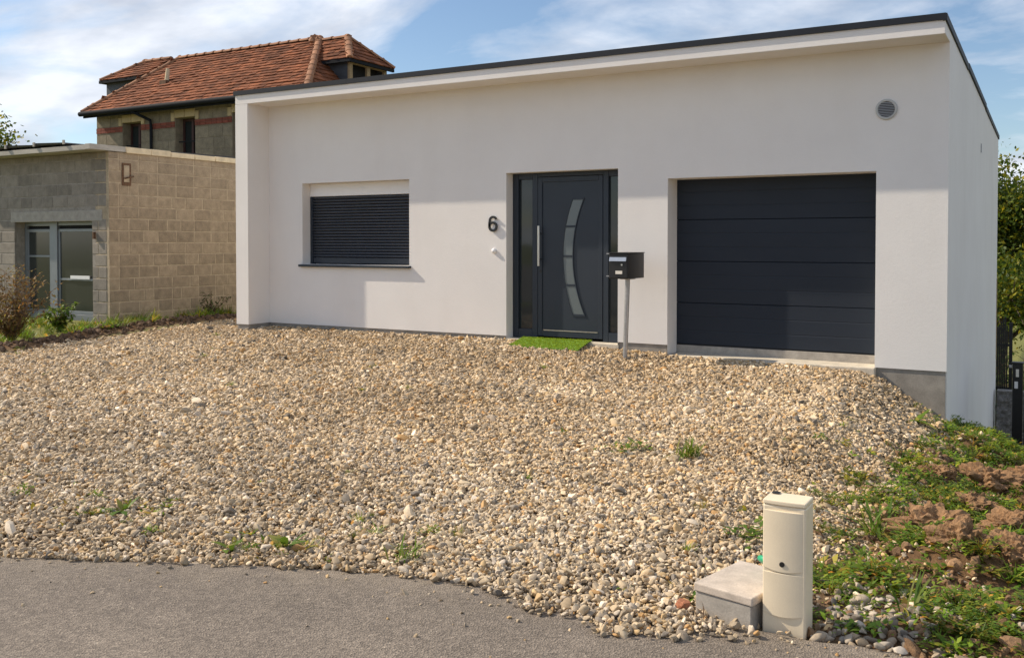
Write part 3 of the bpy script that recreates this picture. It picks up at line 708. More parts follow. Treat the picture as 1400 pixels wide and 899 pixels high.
# ------------------------------------------------------------------ old farmhouse behind
fh = thing('farmhouse', (-16, 11, -.1), 'old stone farmhouse with red clay tile hipped roof behind the block outbuilding', 'house')
WX0, WX1, WYF, WYB = -20.55, -11.9, 8.3, 13.5
EZ, RZ, EY, RY = 5.28, 7.36, 7.9, 10.9
EXL, EXR, RXL, RXR = -20.72, -11.54, -19.80, -13.74
BYB = 2*RY-EY
wins = [(-19.32, -18.49), (-16.99, -16.16), (-14.66, -13.83)]
WZT = 4.93
cb = MB()
edges = [WX0] + [q for w in wins for q in w] + [WX1]
for k in range(0, len(edges), 2): cb.box(edges[k], edges[k+1], WYF, WYF+.45, -.5, EZ+.05)
for w in wins: cb.box(w[0]+.001, w[1]-.001, WYF+.001, WYF+.449, WZT, EZ+.05); cb.box(w[0]+.001, w[1]-.001, WYF+.001, WYF+.449, -.5, 3.2)
cb.box(WX0+.001, WX0+.45, WYF+.4505, WYB, -.5, EZ+.05); cb.box(WX1-.45, WX1-.001, WYF+.4505, WYB, -.5, EZ+.05); cb.box(WX0+.4505, WX1-.4505, WYB-.45, WYB-.001, -.5, EZ+.05)
cb.build('wall_core', 'stone_mortar', fh)
B('inner_dark', 'void', fh, WX0+.5, WX1-.5, WYF+1.2, WYF+1.25, 0, EZ)
stb = {}
def stone(x0, x1, z0, z1, m='stone_dark', proud=.012, name='stone'):
    w, h = round(x1-x0-.012, 2), round(z1-z0-.012, 2); k = (w, h, m)
    if k not in stb: stb[k] = cham(w/2, .06, h/2, .008); stb[k].materials.append(MT[m])
    o = bpy.data.objects.new(name, stb[k]); col.objects.link(o); o.parent = fh
    o.location = Vector(((x0+x1)/2, WYF+.06-proud+random.uniform(-.004, .004), (z0+z1)/2)) - fh.location
zc = 3.30; rows = []
while zc < 4.64: rows.append((zc, zc+.33)); zc += .33
rows[-1] = (rows[-1][0], 4.655)
rows += [(4.835, 5.28)]
for r, (za_, zb_) in enumerate(rows):
    for k in range(0, len(edges), 2):
        xa, xb = edges[k]+.01, edges[k+1]-.01
        if r == len(rows)-1: xa, xb = (xa+.17 if k else xa), (xb-.17 if k < len(edges)-2 else xb)
        x = xa
        while x < xb-.05:
            w = min(random.choice([.45,.55,.65,.75]), xb-x)
            if xb-x-w < .2: w = xb-x
            stone(x, x+w, za_, zb_); x += w
bb = MB()                                                        # band of red bricks, two courses
for k in range(0, len(edges), 2):
    for cz in (4.665, 4.75):
        x = edges[k]+.005+(.11 if cz > 4.7 else 0)*0
        while x < edges[k+1]-.02:
            w = min(.225, edges[k+1]-.005-x); bb.box(x, x+w-.012, WYF-.022, WYF+.05, cz, cz+.075); x += .225
o = bb.build('brick_band', 'red_brick', fh); o['kind'] = 'stuff'
for w in wins:
    stone(w[0]-.02, (w[0]+w[1])/2, WZT, 5.17, 'quoin', .035, 'lintel_stone'); stone((w[0]+w[1])/2, w[1]+.02, WZT, 5.17, 'quoin', .035, 'lintel_stone')
    for s in (0, 1):
        a, b = ((w[0]-.17, w[0]-.02) if s == 0 else (w[1]+.02, w[1]+.17)); stone(a, b, 4.84, 5.10, 'quoin', .035, 'quoin_stone')
    fwin = bpy.data.objects.new('window', None); col.objects.link(fwin); fwin.parent = fh; fwin.location = Vector(((w[0]+w[1])/2, WYF+.3, 4)) - fh.location
    fm = MB(); yy = WYF+.28
    fm.box(w[0]+.002, w[0]+.07, yy, yy+.06, 3.2, WZT-.002); fm.box(w[1]-.07, w[1]-.002, yy, yy+.06, 3.2, WZT-.002); fm.box((w[0]+w[1])/2-.04, (w[0]+w[1])/2+.04, yy-.01, yy+.06, 3.2, WZT-.002); fm.box(w[0]+.071, w[1]-.071, yy+.001, yy+.059, WZT-.08, WZT-.003)
    fm.build('window_frame', 'win_red', fwin)
    B('pane', 'glass', fwin, w[0]+.071, (w[0]+w[1])/2-.041, yy+.03, yy+.036, 3.2, WZT-.081); B('pane', 'glass', fwin, (w[0]+w[1])/2+.041, w[1]-.071, yy+.03, yy+.036, 3.2, WZT-.081)
    B('guard_bar', 'gutter', fwin, w[0]+.05, w[1]-.05, yy-.2, yy-.17, 4.22, 4.25)
# roof tiles: each face is laid in overlapping courses
def lay(faces_name, o3, uv, sv, length, slen, inside, m='tile', tw=.21, gauge=.20, parent=None):
    uv = Vector(uv).normalized(); sv = Vector(sv).normalized(); nv = uv.cross(sv).normalized(); o3 = Vector(o3)
    mb = MB(); nr = int(slen/gauge)+1
    for r in range(nr):
        s = r*gauge; u = -(tw*.5 if r % 2 else 0)-tw
        while u < length+tw:
            uc = u+tw/2
            if inside(uc, s+gauge*.4):
                j = random.uniform(-.006, .010); w = tw-.006; l = gauge*1.25; th = .020; up0, up1 = .045+j, .012+j; tw_ = random.uniform(-.012, .012)
                def P(a, b, c): return o3+uv*a+sv*b+nv*c
                mb.hexa([P(u,s-.02+tw_,up0-th),P(u+w,s-.02-tw_,up0-th),P(u+w,s+l,up1-th),P(u,s+l,up1-th)], [P(u,s-.02+tw_,up0),P(u+w,s-.02-tw_,up0+random.uniform(-.004,.006)),P(u+w,s+l,up1),P(u,s+l,up1)])
            u += tw
    o = mb.build(faces_name, m, parent or fh); o['kind'] = 'stuff'; return o
rise = Vector((0, RY-EY, RZ-EZ)); SL = rise.length
lay('front_roof_tiles', (EXL, EY, EZ), (1,0,0), rise, EXR-EXL, SL, lambda u, s: (s/SL*(RXL-EXL)) <= u <= (EXR-EXL)-(s/SL*(EXR-RXR)) and 0 <= s < SL)
riseR = Vector((RXR-EXR, 0, RZ-EZ)); SR = riseR.length; LB = BYB-EY
lay('right_hip_tiles', (EXR, EY, EZ), (0,1,0), riseR, LB, SR, lambda u, s: s/SR*LB/2 <= u <= LB-s/SR*LB/2 and 0 <= s < SR)
riseL = Vector((RXL-EXL, 0, RZ-EZ)); SLL = riseL.length
lay('left_hip_tiles', (EXL, BYB, EZ), (0,-1,0), riseL, LB, SLL, lambda u, s: s/SLL*LB/2 <= u <= LB-s/SLL*LB/2 and 0 <= s < SLL)
dk = MB(); dk.add([(EXL,EY,EZ),(EXR,EY,EZ),(RXR,RY,RZ),(RXL,RY,RZ),(EXL,BYB,EZ),(EXR,BYB,EZ)], [(0,1,2,3),(5,4,3,2),(1,5,2),(4,0,3),(0,4,5,1)]); dk.build('roof_deck', 'tile', fh)
def ridge_run(p, q, r=.085, step=.40, par=None):
    p, q = Vector(p), Vector(q); Lg = (q-p).length; d = (q-p)/Lg; n_ = max(1, int(Lg/step))
    a_ = d.cross(Vector((0,0,1))).normalized(); b_ = a_.cross(d)
    if b_.z < 0: b_ = -b_
    for k in range(n_):
        s0, s1 = Lg*k/n_, Lg*(k+1)/n_+.05; mb = MB(); K = 8; v = []
        for s, rr in ((s0, r*.92), (s1-.06, r), (s1-.055, r*1.16), (s1, r*1.16)):
            for i in range(K+1):
                an = math.pi*(i/K); v.append(p+d*s+a_*math.cos(an)*rr*1.25+b_*(math.sin(an)*rr-.01))
        f = [(j*(K+1)+i, j*(K+1)+i+1, (j+1)*(K+1)+i+1, (j+1)*(K+1)+i) for j in range(3) for i in range(K)] + [tuple(range(K+1)), tuple(range(3*(K+1), 4*(K+1)))[::-1]]
        mb.add(v, f).build('ridge_tile', 'ridge', par or fh)
ridge_run((RXL, RY, RZ+.02), (RXR, RY, RZ+.02)); ridge_run((EXL, EY, EZ+.03), (RXL, RY, RZ+.03)); ridge_run((EXR, EY, EZ+.03), (RXR, RY, RZ+.03), .085)
# gutter, rain pipe, roof vent
gt = MB(); gt.tube([(EXL-.03, EY-.05, EZ-.04), (EXR, EY-.05, EZ-.04)], .075, 10); gt.build('gutter', 'gutter', fh, smooth=50)
B('eaves_board', 'gutter', fh, EXL+.02, EXR-.02, EY+.03, EY+.06, EZ-.16, EZ-.01); B('soffit', 'gutter', fh, EXL+.02, EXR-.02, EY+.061, WYF-.03, EZ-.06, EZ-.03)
MB().tube([(-18.35, EY-.05, EZ-.1), (-18.25, EY+.05, 5.10), (-17.98, WYF-.08, 4.92), (-17.95, WYF-.08, 4.7), (-17.95, WYF-.08, .0)], .045, 10).build('rain_pipe', 'gutter', fh, smooth=50)
vz = EZ+(9.3-EY)/(RY-EY)*(RZ-EZ)
MB().tube([(-18.55, 9.3, vz-.1), (-18.47, 9.3, vz+.42)], [.075, .06], 12).build('roof_vent', 'coping', fh, smooth=50)
MB().box(-18.68, -18.40, 9.14, 9.46, vz-.08, vz+.045).build('vent_base', 'rust', fh)
o = lump('ridge_joint', (0, 0, 0), (.17, .12, .20), 'ridge', 31, 3, .6, 1.0); o.parent = fh; o.location = Vector((RXR+.02, RY-.22, RZ-.12)) - fh.location
# dormers on the hips
def dormer(name, xin, xout, y0, y1, zw, ridge_z, sgn, lab):
    d = bpy.data.objects.new(name, None); col.objects.link(d); d.parent = fh; d.location = Vector(((xin+xout)/2, (y0+y1)/2, 5.5)) - fh.location; d['label'] = lab
    xa, xb = min(xin, xout), max(xin, xout)
    zb_ = 5.0 if sgn > 0 else 0.0
    B('cheek', 'cheek', d, xa, xb-.06*(sgn > 0), y0, y0+.1, zb_, zw); B('cheek', 'cheek', d, xa, xb-.06*(sgn > 0), y1-.1, y1, zb_, zw)
    fm = MB(); fx = xout
    for a, b in ((y0, y0+.13), ((y0+y1)/2-.07, (y0+y1)/2+.07), (y1-.13, y1)): fm.box(fx-.055, fx+.02, a-.001, b+.001, zb_, zw)
    for a, b in ((y0+.131, (y0+y1)/2-.071), ((y0+y1)/2+.071, y1-.131)): fm.box(fx-.055, fx+.019, a, b, zw-.10, zw); fm.box(fx-.055, fx+.019, a, b, zb_, 5.75)
    fm.build('dormer_front', 'timber' if sgn > 0 else 'cheek', d)
    B('shutter_gap', 'void', d, fx-.3*sgn-.01, fx-.3*sgn+.01, y0+.101, y1-.101, zb_, zw-.001)
    ov = .17; ym = (y0+y1)/2; hh = (y1-y0)/2+ov; xe = fx+ov*sgn; rxe = fx-.75*sgn
    rs = Vector((0, ym-(y0-ov), ridge_z-zw)); ll = rs.length; Lx = abs(xe-xin); ext = abs(xe-rxe)
    u0 = Vector((sgn, 0, 0))
    # near slope
    if sgn > 0: lay('dormer_tiles', (xin, y0-ov, zw), (1,0,0), rs, Lx, ll, lambda u, s: 0 <= s < ll and 0 <= u <= Lx-ext*s/ll, parent=d)
    else: lay('dormer_tiles', (xe, y0-ov, zw), (1,0,0), rs, Lx, ll, lambda u, s: 0 <= s < ll and ext*s/ll <= u <= Lx, parent=d)
    re2 = Vector((rxe-xe, 0, ridge_z-zw)); l2 = re2.length; W2 = 2*hh
    if sgn > 0: lay('dormer_tiles', (xe, y0-ov, zw), (0,1,0), re2, W2, l2, lambda u, s: 0 <= s < l2 and hh*s/l2 <= u <= W2-hh*s/l2, parent=d)
    else: lay('dormer_tiles', (xe, y1+ov, zw), (0,-1,0), re2, W2, l2, lambda u, s: 0 <= s < l2 and hh*s/l2 <= u <= W2-hh*s/l2, parent=d)
    A, Bq, Cq, Dq = (xin, y0-ov, zw), (xe, y0-ov, zw), (xe, y1+ov, zw), (xin, y1+ov, zw); E1, E2 = (xin, ym, ridge_z), (rxe, ym, ridge_z)
    dm = MB(); dm.add([A,Bq,Cq,Dq,E1,E2], [(0,1,5,4),(1,2,5),(2,3,4,5),(0,3,2,1)]); dm.build('dormer_deck', 'tile', d)
    B('dormer_eaves', 'gutter', d, min(xe, xin)-.02*(sgn < 0), max(xe, xin)+.02*(sgn > 0), y0-ov-.03, y0-ov+.05, zw-.09, zw+.0)
    B('dormer_eaves', 'gutter', d, min(xe, xe-.06*sgn), max(xe, xe-.06*sgn), y0-ov+.051, y1+ov, zw-.09, zw+.0)
    ridge_run((xin, ym, ridge_z+.02), (rxe, ym, ridge_z+.02), par=d); ridge_run((xe, y0-ov, zw+.02), (rxe, ym, ridge_z+.02), par=d); ridge_run((xe, y1+ov, zw+.02), (rxe, ym, ridge_z+.02), par=d)
dormer('dormer', -13.75, -11.82, 9.95, 11.65, 6.42, 7.26, 1, 'dormer with timber front and two openings on the right hip')
dormer('dormer', -20.2, -22.2, 9.95, 11.85, 6.68, 7.40, -1, 'small tiled bay roof rising behind the left hip')

# ------------------------------------------------------------------ scatter through one geometry node group
def collection_of(name, meshes):
    c = bpy.data.collections.new(name)
    for i, m in enumerate(meshes):
        o = bpy.data.objects.new('%s_%02d' % (name, i), m); c.objects.link(o)
    return c
def scatter(name, pts, rot, scl, vi, tint, coll):
    n = len(pts); me = bpy.data.meshes.new(name); me.vertices.add(n); me.vertices.foreach_set('co', np.asarray(pts, np.float32).ravel())
    for nm, ty, data, key in (('rot', 'FLOAT_VECTOR', rot, 'vector'), ('scl', 'FLOAT_VECTOR', scl, 'vector'), ('vi', 'INT', vi, 'value')):
        a = me.attributes.new(nm, ty, 'POINT'); a.data.foreach_set(key, np.asarray(data, np.int32 if ty == 'INT' else np.float32).ravel())
    a = me.attributes.new('tint', 'FLOAT_COLOR', 'POINT'); a.data.foreach_set('color', np.concatenate([tint, np.ones((n, 1))], 1).astype(np.float32).ravel())
    me.update()
    o = bpy.data.objects.new(name, me); col.objects.link(o)
    ng = bpy.data.node_groups.new(name, 'GeometryNodeTree')
    ng.interface.new_socket('Geometry', in_out='INPUT', socket_type='NodeSocketGeometry'); ng.interface.new_socket('Geometry', in_out='OUTPUT', socket_type='NodeSocketGeometry')
    N = ng.nodes.new; gi = N('NodeGroupInput'); go = N('NodeGroupOutput'); ip = N('GeometryNodeInstanceOnPoints'); ci = N('GeometryNodeCollectionInfo')
    ci.inputs['Collection'].default_value = coll; ci.inputs['Separate Children'].default_value = True; ci.inputs['Reset Children'].default_value = True
    def na(nm, ty):
        q = N('GeometryNodeInputNamedAttribute'); q.data_type = ty; q.inputs[0].default_value = nm; return q.outputs[0]
    K = ng.links.new
    K(gi.outputs[0], ip.inputs['Points']); K(ci.outputs[0], ip.inputs['Instance']); ip.inputs['Pick Instance'].default_value = True
    K(na('vi', 'INT'), ip.inputs['Instance Index']); K(na('rot', 'FLOAT_VECTOR'), ip.inputs['Rotation']); K(na('scl', 'FLOAT_VECTOR'), ip.inputs['Scale'])
    K(ip.outputs[0], go.inputs[0])
    m = o.modifiers.new('scatter', 'NODES'); m.node_group = ng
    return o
def in_view(x, y, margin=420):
    yaw = R(30); fxv, fyv = -math.sin(yaw), math.cos(yaw); dxv, dyv = x-CAM.x, y-CAM.y
    f = dxv*fxv+dyv*fyv; r = dxv*math.cos(yaw)+dyv*math.sin(yaw); px = 700+1299*r/np.maximum(f, .3)
    return (f > .8) & (px > -margin) & (px < 1400+margin)

# pebbles
def pebble_mesh(i):
    import bmesh
    from mathutils import noise as mn
    bm = bmesh.new(); bmesh.ops.create_icosphere(bm, subdivisions=3 if i % 3 else 2, radius=1)
    off = Vector((i*5.3, i*2.1, i*7.7)); rr_ = random.Random(i)
    cuts = [(Vector((rr_.gauss(0, 1), rr_.gauss(0, 1), rr_.gauss(0, .8))).normalized(), rr_.uniform(.48, .82)) for _ in range(11 if i % 3 else 4)]
    for v in bm.verts:
        p = v.co.copy(); k = 1+mn.noise(p*.9+off)*.45+mn.noise(p*2.1+off)*.14
        v.co = p*k
        for nn, dd in cuts:
            e_ = v.co.dot(nn)-dd
            if e_ > 0: v.co -= nn*e_*.92
        v.co *= 1.22
    me_ = bpy.data.meshes.new('pebble'); bm.to_mesh(me_); bm.free(); me_.materials.append(MT['pebble'])
    me_.polygons.foreach_set('use_smooth', [True]*len(me_.polygons)); me_.set_sharp_from_angle(angle=R(38))
    return me_
pebs = collection_of('pebble', [pebble_mesh(i) for i in range(12)])
PAL = np.array([(.50,.395,.255),(.44,.34,.215),(.60,.49,.34),(.34,.275,.19),(.25,.21,.16),(.52,.37,.19),(.70,.60,.46),(.16,.14,.115),(.45,.27,.11),(.40,.34,.265)])
PW = np.array([.20,.18,.16,.12,.07,.10,.07,.03,.03,.04]); PW /= PW.sum()
def pebbles(name, x, y, r_mu, r_sd, lift, grey_shade=0.0):
    n = len(x); r = np.clip(r_mu*np.exp(rng.normal(0, r_sd, n)), .004, .05)
    z = G(x, y); onr = y < road_edge(x); z = np.where(onr, np.maximum(z, -.36), z)
    z = z + r*.30 + rng.random(n)*lift
    pk = packed(x, y) if lift else 0*x
    z = z - pk*(.008+.006*rng.random(n))
    rot = np.stack([rng.normal(0, .55, n), rng.normal(0, .55, n), rng.random(n)*6.283], 1)
    scl = np.stack([r*rng.uniform(.95, 1.4, n), r*rng.uniform(.65, .95, n), r*rng.uniform(.42, .75, n)], 1)
    ci = rng.choice(len(PAL), n, p=PW); c = PAL[ci]*1.13*rng.uniform(.70, 1.18, (n, 1))
    patch = fbm(x*.8, y*.8, 4, 77); c = c*(1+(patch-.47)[:, None]*np.array([.55, .65, .8])); far_ = sm(y, -6.6, -4.5)[:, None]; c = c*(far_*np.array([1.03, .975, .91])+(1-far_)*np.array([1.0, .985, .985]))
    if grey_shade: c = (c*(1-grey_shade)+c.mean(1, keepdims=True)*np.array([.95,.93,.92])*grey_shade)*.72  # greyed, then darkened: the bollard's shade put into the stone colour
    return scatter(name, np.stack([x, y, z], 1), rot, scl, rng.integers(0, 12, n), c, pebs)
A = (XL-.1, 5.3, -9.4, -.0); dens = 4100
n = int((A[1]-A[0])*(A[3]-A[2])*dens); x = rng.uniform(A[0], A[1], n); y = rng.uniform(A[2], A[3], n)
nz = fbm(x*2.5, y*2.5, 4, 13)-.47; nz2 = fbm(x*9, y*9, 3, 14)-.47
p = np.ones(n)
p *= 1-sm(x+nz*1.3, 4.25, 4.75)*.93
front = road_edge(x)-.02-.26*np.exp(-((x-3.9)/.62)**2)
p *= sm(y+nz2*.16, front-.05, front+.05)
p *= sm(x+nz2*.3, XL-.08, XL+.08)
wallY = np.where(x < HX0, .9, np.where(x < -5.16, HD-.02, -.0)); p *= (y < wallY)
p[(x > GAR[0]) & (x < GAR[1]) & (y > -.10+nz2*.12)] = 0
p[(x > 4.45) & (x < 4.66) & (y > -7.0) & (y < -6.83)] = 0
p *= np.clip(.82+nz2*1.2+.25, .45, 1)
cdist = np.hypot(x-CAM.x, y-CAM.y); p *= 1-.42*sm(cdist, 6.5, 10)
k = (rng.random(n) < p) & in_view(x, y)
x, y = x[k], y[k]
# a strip of gravel between the house and the outbuilding
n2_ = 1400; x = np.concatenate([x, rng.uniform(XL, HX0-.05, n2_*3)]); y = np.concatenate([y, rng.uniform(-.05, 1.5, n2_*3)])
nr_ = 150; xr = rng.uniform(-1, 5.6, nr_); dr_ = rng.exponential(.16, nr_); yr = road_edge(xr)-.30*np.exp(-((xr-3.75)/.6)**2)-dr_
x1_, y1_ = np.concatenate([x, ]), np.concatenate([y, ])
o = pebbles('gravel', x1_, y1_, .0100*(1+.28*sm(np.hypot(x1_-CAM.x, y1_-CAM.y), 6.5, 10)), .36, .019); tag(o, 'loose beige river gravel covering the driveway', None, kind='stuff')
kk = in_view(xr, yr); o = pebbles('stray_gravel', xr[kk], yr[kk], .0065, .45, 0); tag(o, 'stray pebbles strewn over the edge of the asphalt', None, kind='stuff')
n = 300; x = 4.67+np.abs(rng.normal(0, .28, n)); y = rng.uniform(-6.98, -6.15, n); o = pebbles('coarse_stones', x, y, .0145, .36, .012, .3); tag(o, 'coarse grey stones right of the cream bollard, darkened for its shade', None, kind='stuff')

# ------------------------------------------------------------------ plants
def leafstrip(mb, base, az, el, ln, w, bend, seg=3):
    d = Vector((math.cos(az)*math.cos(el), math.sin(az)*math.cos(el), math.sin(el))); side = Vector((-math.sin(az), math.cos(az), 0)); p = Vector(base); v = []; e = el
    for i in range(seg+1):
        t = i/seg; ww = w*(math.sin(math.pi*min(.97, .12+t*.86))**.8)
        v += [p-side*ww/2, p+side*ww/2]
        e -= bend/seg; d = Vector((math.cos(az)*math.cos(e), math.sin(az)*math.cos(e), math.sin(e))); p = p+d*ln/seg
    mb.add(v, [(2*i, 2*i+1, 2*i+3, 2*i+2) for i in range(seg)])
def rosette(n, ln, wr, el=(.2, 1.1)):
    mb = MB()
    for k in range(n):
        az = random.uniform(0, 6.283); l = ln*random.uniform(.5, 1.1); leafstrip(mb, (random.gauss(0, .01), random.gauss(0, .01), 0), az, random.uniform(*el), l, l*wr*random.uniform(.7, 1.2), random.uniform(.3, 1.3))
    return mb
def creeper(n):
    mb = MB()
    for k in range(n):
        az = random.uniform(0, 6.283); L_ = random.uniform(.04, .15); z = random.uniform(.01, .06)
        for j in range(5):
            t = (j+1)/5; b = (math.cos(az)*L_*t, math.sin(az)*L_*t, z*math.sin(t*2.6)); leafstrip(mb, b, az+random.choice([-1, 1])*random.uniform(.4, 1.3), random.uniform(.1, .9), random.uniform(.02, .042), random.uniform(.012, .022), .6, 2)
    return mb
def tuft(n, ln, w=.005):
    mb = MB()
    for k in range(n): leafstrip(mb, (random.gauss(0, .018), random.gauss(0, .018), 0), random.uniform(0, 6.283), random.uniform(.8, 1.5), ln*random.uniform(.45, 1.1), w*random.uniform(.7, 1.3), random.uniform(.2, 1.6), 4)
    return mb
wm = MT['weed']
wcoll = collection_of('weed', [rosette(11, .10, .30).mesh('weed', wm, 180), rosette(8, .07, .45).mesh('weed', wm, 180), creeper(9).mesh('weed', wm, 180), creeper(14).mesh('weed', wm, 180), tuft(22, .16).mesh('weed', wm, 180), tuft(30, .11).mesh('weed', wm, 180), tuft(14, .20, .008).mesh('weed', wm, 180)])
def weeds(name, x, y, s, kinds, label, tint=(1, 1, 1), zoff=0):
    n = len(x); z = G(x, y)+zoff; t = np.array(tint)*rng.uniform(.6, 1.25, (n, 1)); t = t*(1+rng.normal(0, .10, (n, 3))); dry_ = rng.random(n) < .14; t[dry_] *= np.array([2.0, 1.15, 1.1])
    rot = np.stack([rng.normal(0, .18, n), rng.normal(0, .18, n), rng.random(n)*6.283], 1); sc = s*rng.uniform(.6, 1.35, n)
    o = scatter(name, np.stack([x, y, z], 1), rot, np.stack([sc]*3, 1), rng.choice(kinds, n), np.clip(t, 0.02, 3), wcoll)
    return tag(o, label, None, kind='stuff')
n = 11500; x = rng.uniform(4.1, 7.2, n); y = rng.uniform(-6.9, 1.2, n); pn = fbm(x*2.6, y*2.6, 4, 41)-.47
pr_ = sm(x+pn*.9, 4.2, 4.75)*np.clip(.56+pn*3.2, .10, 1)*(1-.9*sm(-y, 6.1, 6.45)*(1-sm(x, 4.95, 5.3)))
k = rng.random(n) < pr_; weeds('bank_weeds', x[k], y[k], .85, [0,1,2,3,2,3,0,1,5], 'low green weeds growing over the soil bank on the right', (1.75, 1.5, .9))
n = 5000; x = rng.uniform(4.55, 8, n); y = rng.uniform(-2.2, 6, n); pn = fbm(x*2, y*2, 3, 43)-.47
k = rng.random(n) < sm(y+(x-5)*1.5+pn*3, -1.6, .3); weeds('slope_grass', x[k], y[k], .72, [4,5,5,0,1,2], 'bright green grass on the slope beside the house', (1.9, 1.6, .9))
n = 3600; x = rng.uniform(-11.5, XL-.35, n); y = rng.uniform(-5, 2.6, n); ok = ~((x < BX+.03) & (y > BY-.03)); pn = fbm(x*2.4, y*2.4, 3, 47)-.47
k = ok & (rng.random(n) < np.clip(.55+pn*3, .1, 1)); weeds('garden_grass', x[k], y[k], 1.25, [4,5,6,0,1], 'green grass in front of the block outbuilding', (1.7, 1.5, .9))
n = 1300; x = rng.uniform(XL-.1, 4.3, n); y = rng.uniform(-7.6, -.8, n); pn = fbm(x*1.5, y*1.5, 3, 53)
pr_ = np.clip(.02+.9*sm(-y, 6.2, 7.3)*np.clip(pn-.42, 0, 1)*4.5+.35*sm(x, 3.4, 4.3), 0, 1); k = (rng.random(n) < pr_) & (y > road_edge(x)+.05)
x = np.concatenate([x[k], rng.normal(.55, .35, 26), rng.normal(1.85, .22, 20)]); y = np.concatenate([y[k], rng.normal(-7.25, .16, 26), rng.normal(-7.22, .10, 20)]); k = y > road_edge(x)+.06
weeds('gravel_weeds', x[k], y[k], .6, [0,1,2,5,0], 'tiny sparse weeds sprouting through the gravel', (1.9, 1.6, .8), .012)
# soil crumbs
def crumb_mesh(i):
    o = lump('crumb', (0,0,0), (1,1,1), 'crumb', 20+i, 2, .7, .8); m = o.data; bpy.data.objects.remove(o); return m
ccoll = collection_of('crumb', [crumb_mesh(i) for i in range(6)])
def crumbs(name, x, y, r, label, tint):
    n = len(x); rr = np.minimum(r*np.exp(rng.normal(0, .45, n)), r*2.2); z = G(x, y)+rr*.25
    t = np.array(tint)*rng.uniform(.6, 1.35, (n, 1)); o = scatter(name, np.stack([x, y, z], 1), rng.normal(0, 1.5, (n, 3)), np.stack([rr*rng.uniform(.8,1.3,n), rr, rr*.85], 1), rng.integers(0, 6, n), t, ccoll)
    return tag(o, label, None, kind='stuff')
n = 5200; x = rng.uniform(4.2, 6.6, n); y = rng.uniform(-6.95, -.8, n); pn = fbm(x*2.6, y*2.6, 4, 41)-.47
k = rng.random(n) < sm(x+pn, 4.2, 4.8)*np.clip(.62-pn*2.4, .1, 1); crumbs('bank_crumbs', x[k], y[k], .0175, 'crumbly brown earth lumps over the bank', (.235,.138,.070))
n = 1600; y = rng.uniform(-7, 1.3, n); x = XL-.42+.10*np.sin(y*1.7)+rng.normal(0, .17, n); crumbs('berm_crumbs', x, y, .021, 'dark earth ridge along the left rim of the gravel', (.13,.080,.046))
# large clods, each its own thing
for nm, (cx, cy), (sx, sy, sz), sd, lab in [
    ('soil_clod', (4.93, -5.0), (.20, .15, .14), 1, 'largest brown earth clod, right of the cream bollard in the weeds'),
    ('soil_clod', (5.06, -2.35), (.23, .16, .16), 2, 'wide brown clod near the grass below the side wall'),
    ('soil_clod', (5.33, -2.0), (.20, .15, .13), 5, 'brown clod at the right frame edge below the black gate post'),
    ('soil_clod', (5.10, -5.42), (.14, .12, .12), 8, 'small brown clod just below the largest clod'),
    ('soil_clod', (5.37, -5.38), (.16, .14, .14), 11, 'rounded mossy clod at the lower right frame edge'),
    ('soil_clod', (5.02, -3.55), (.17, .12, .10), 14, 'dark shaded clod between the largest clod and the grass'),
    ('soil_clod', (5.32, -4.05), (.18, .13, .12), 17, 'clod by the right frame edge, midway up the bank'),
    ('soil_clod', (4.74, -2.9), (.12, .10, .09), 23, 'small clod where the gravel meets the top of the bank')]:
    o = lump(nm, (cx, cy, gz(cx, cy)+sz*.15), (sx, sy, sz), 'soil', sd, 5, .75, .9); tag(o, lab, 'clod', 'earth clods on the bank')
# weed tufts one can tell apart in the gravel
for (cx, cy), mbf, s, lab in [
    ((2.77, -4.49), lambda: creeper(12), .8, 'small weed patch in mid gravel below the mailbox'),
    ((3.24, -4.44), lambda: tuft(60, .10), 1.0, 'dense low grass tuft in mid gravel below the garage door'),
    ((1.95, -7.18), lambda: rosette(22, .085, .30), 1.0, 'largest leafy weed at the road edge left of centre'),
    ((1.70, -7.36), lambda: rosette(14, .06, .35), 1.0, 'small weed just left of the largest road edge weed'),
    ((.58, -7.17), lambda: rosette(14, .085, .28), 1.0, 'leafy weed in the gravel at the far left foreground'),
    ((2.63, -7.05), lambda: tuft(26, .09), 1.0, 'withered weed tuft where the asphalt edge begins to bend'),
    ((4.10, -5.80), lambda: creeper(14), .9, 'weed patch in the gravel behind the cream bollard'),
    ((4.33, -.9), lambda: rosette(16, .16, .22), 1.0, 'weed at the foot of the bare concrete plinth corner'),
    ((4.62, -5.02), lambda: tuft(34, .16, .008), 1.0, 'upright grass tuft left of the largest earth clod'),
    ((5.02, -6.55), lambda: tuft(12, .14, .006), 1.0, 'thin grass sprig beside the asphalt right of the bollard')]:
    mb = mbf(); s *= 1.8; mb.v = [(a*s, b*s, c*s) for a, b, c in mb.v]; o = mb.build('weed', 'weed_own', smooth=180); o.location = (cx, cy, gz(cx, cy)+.012); tag(o, lab, 'weed', 'weeds in the gravel')
# dry stalks beside the chamber
mb = MB()
for k in range(9): leafstrip(mb, (random.gauss(0, .03), random.gauss(0, .02), 0), random.uniform(1.5, 4), random.uniform(.6, 1.3), random.uniform(.05, .11), .006, random.uniform(0, .8))
o = mb.build('dry_stalks', MT['twig']); o.location = (4.22, -7.06, -.35); tag(o, 'dry straw stalks in front of the concrete chamber', 'dry plant')

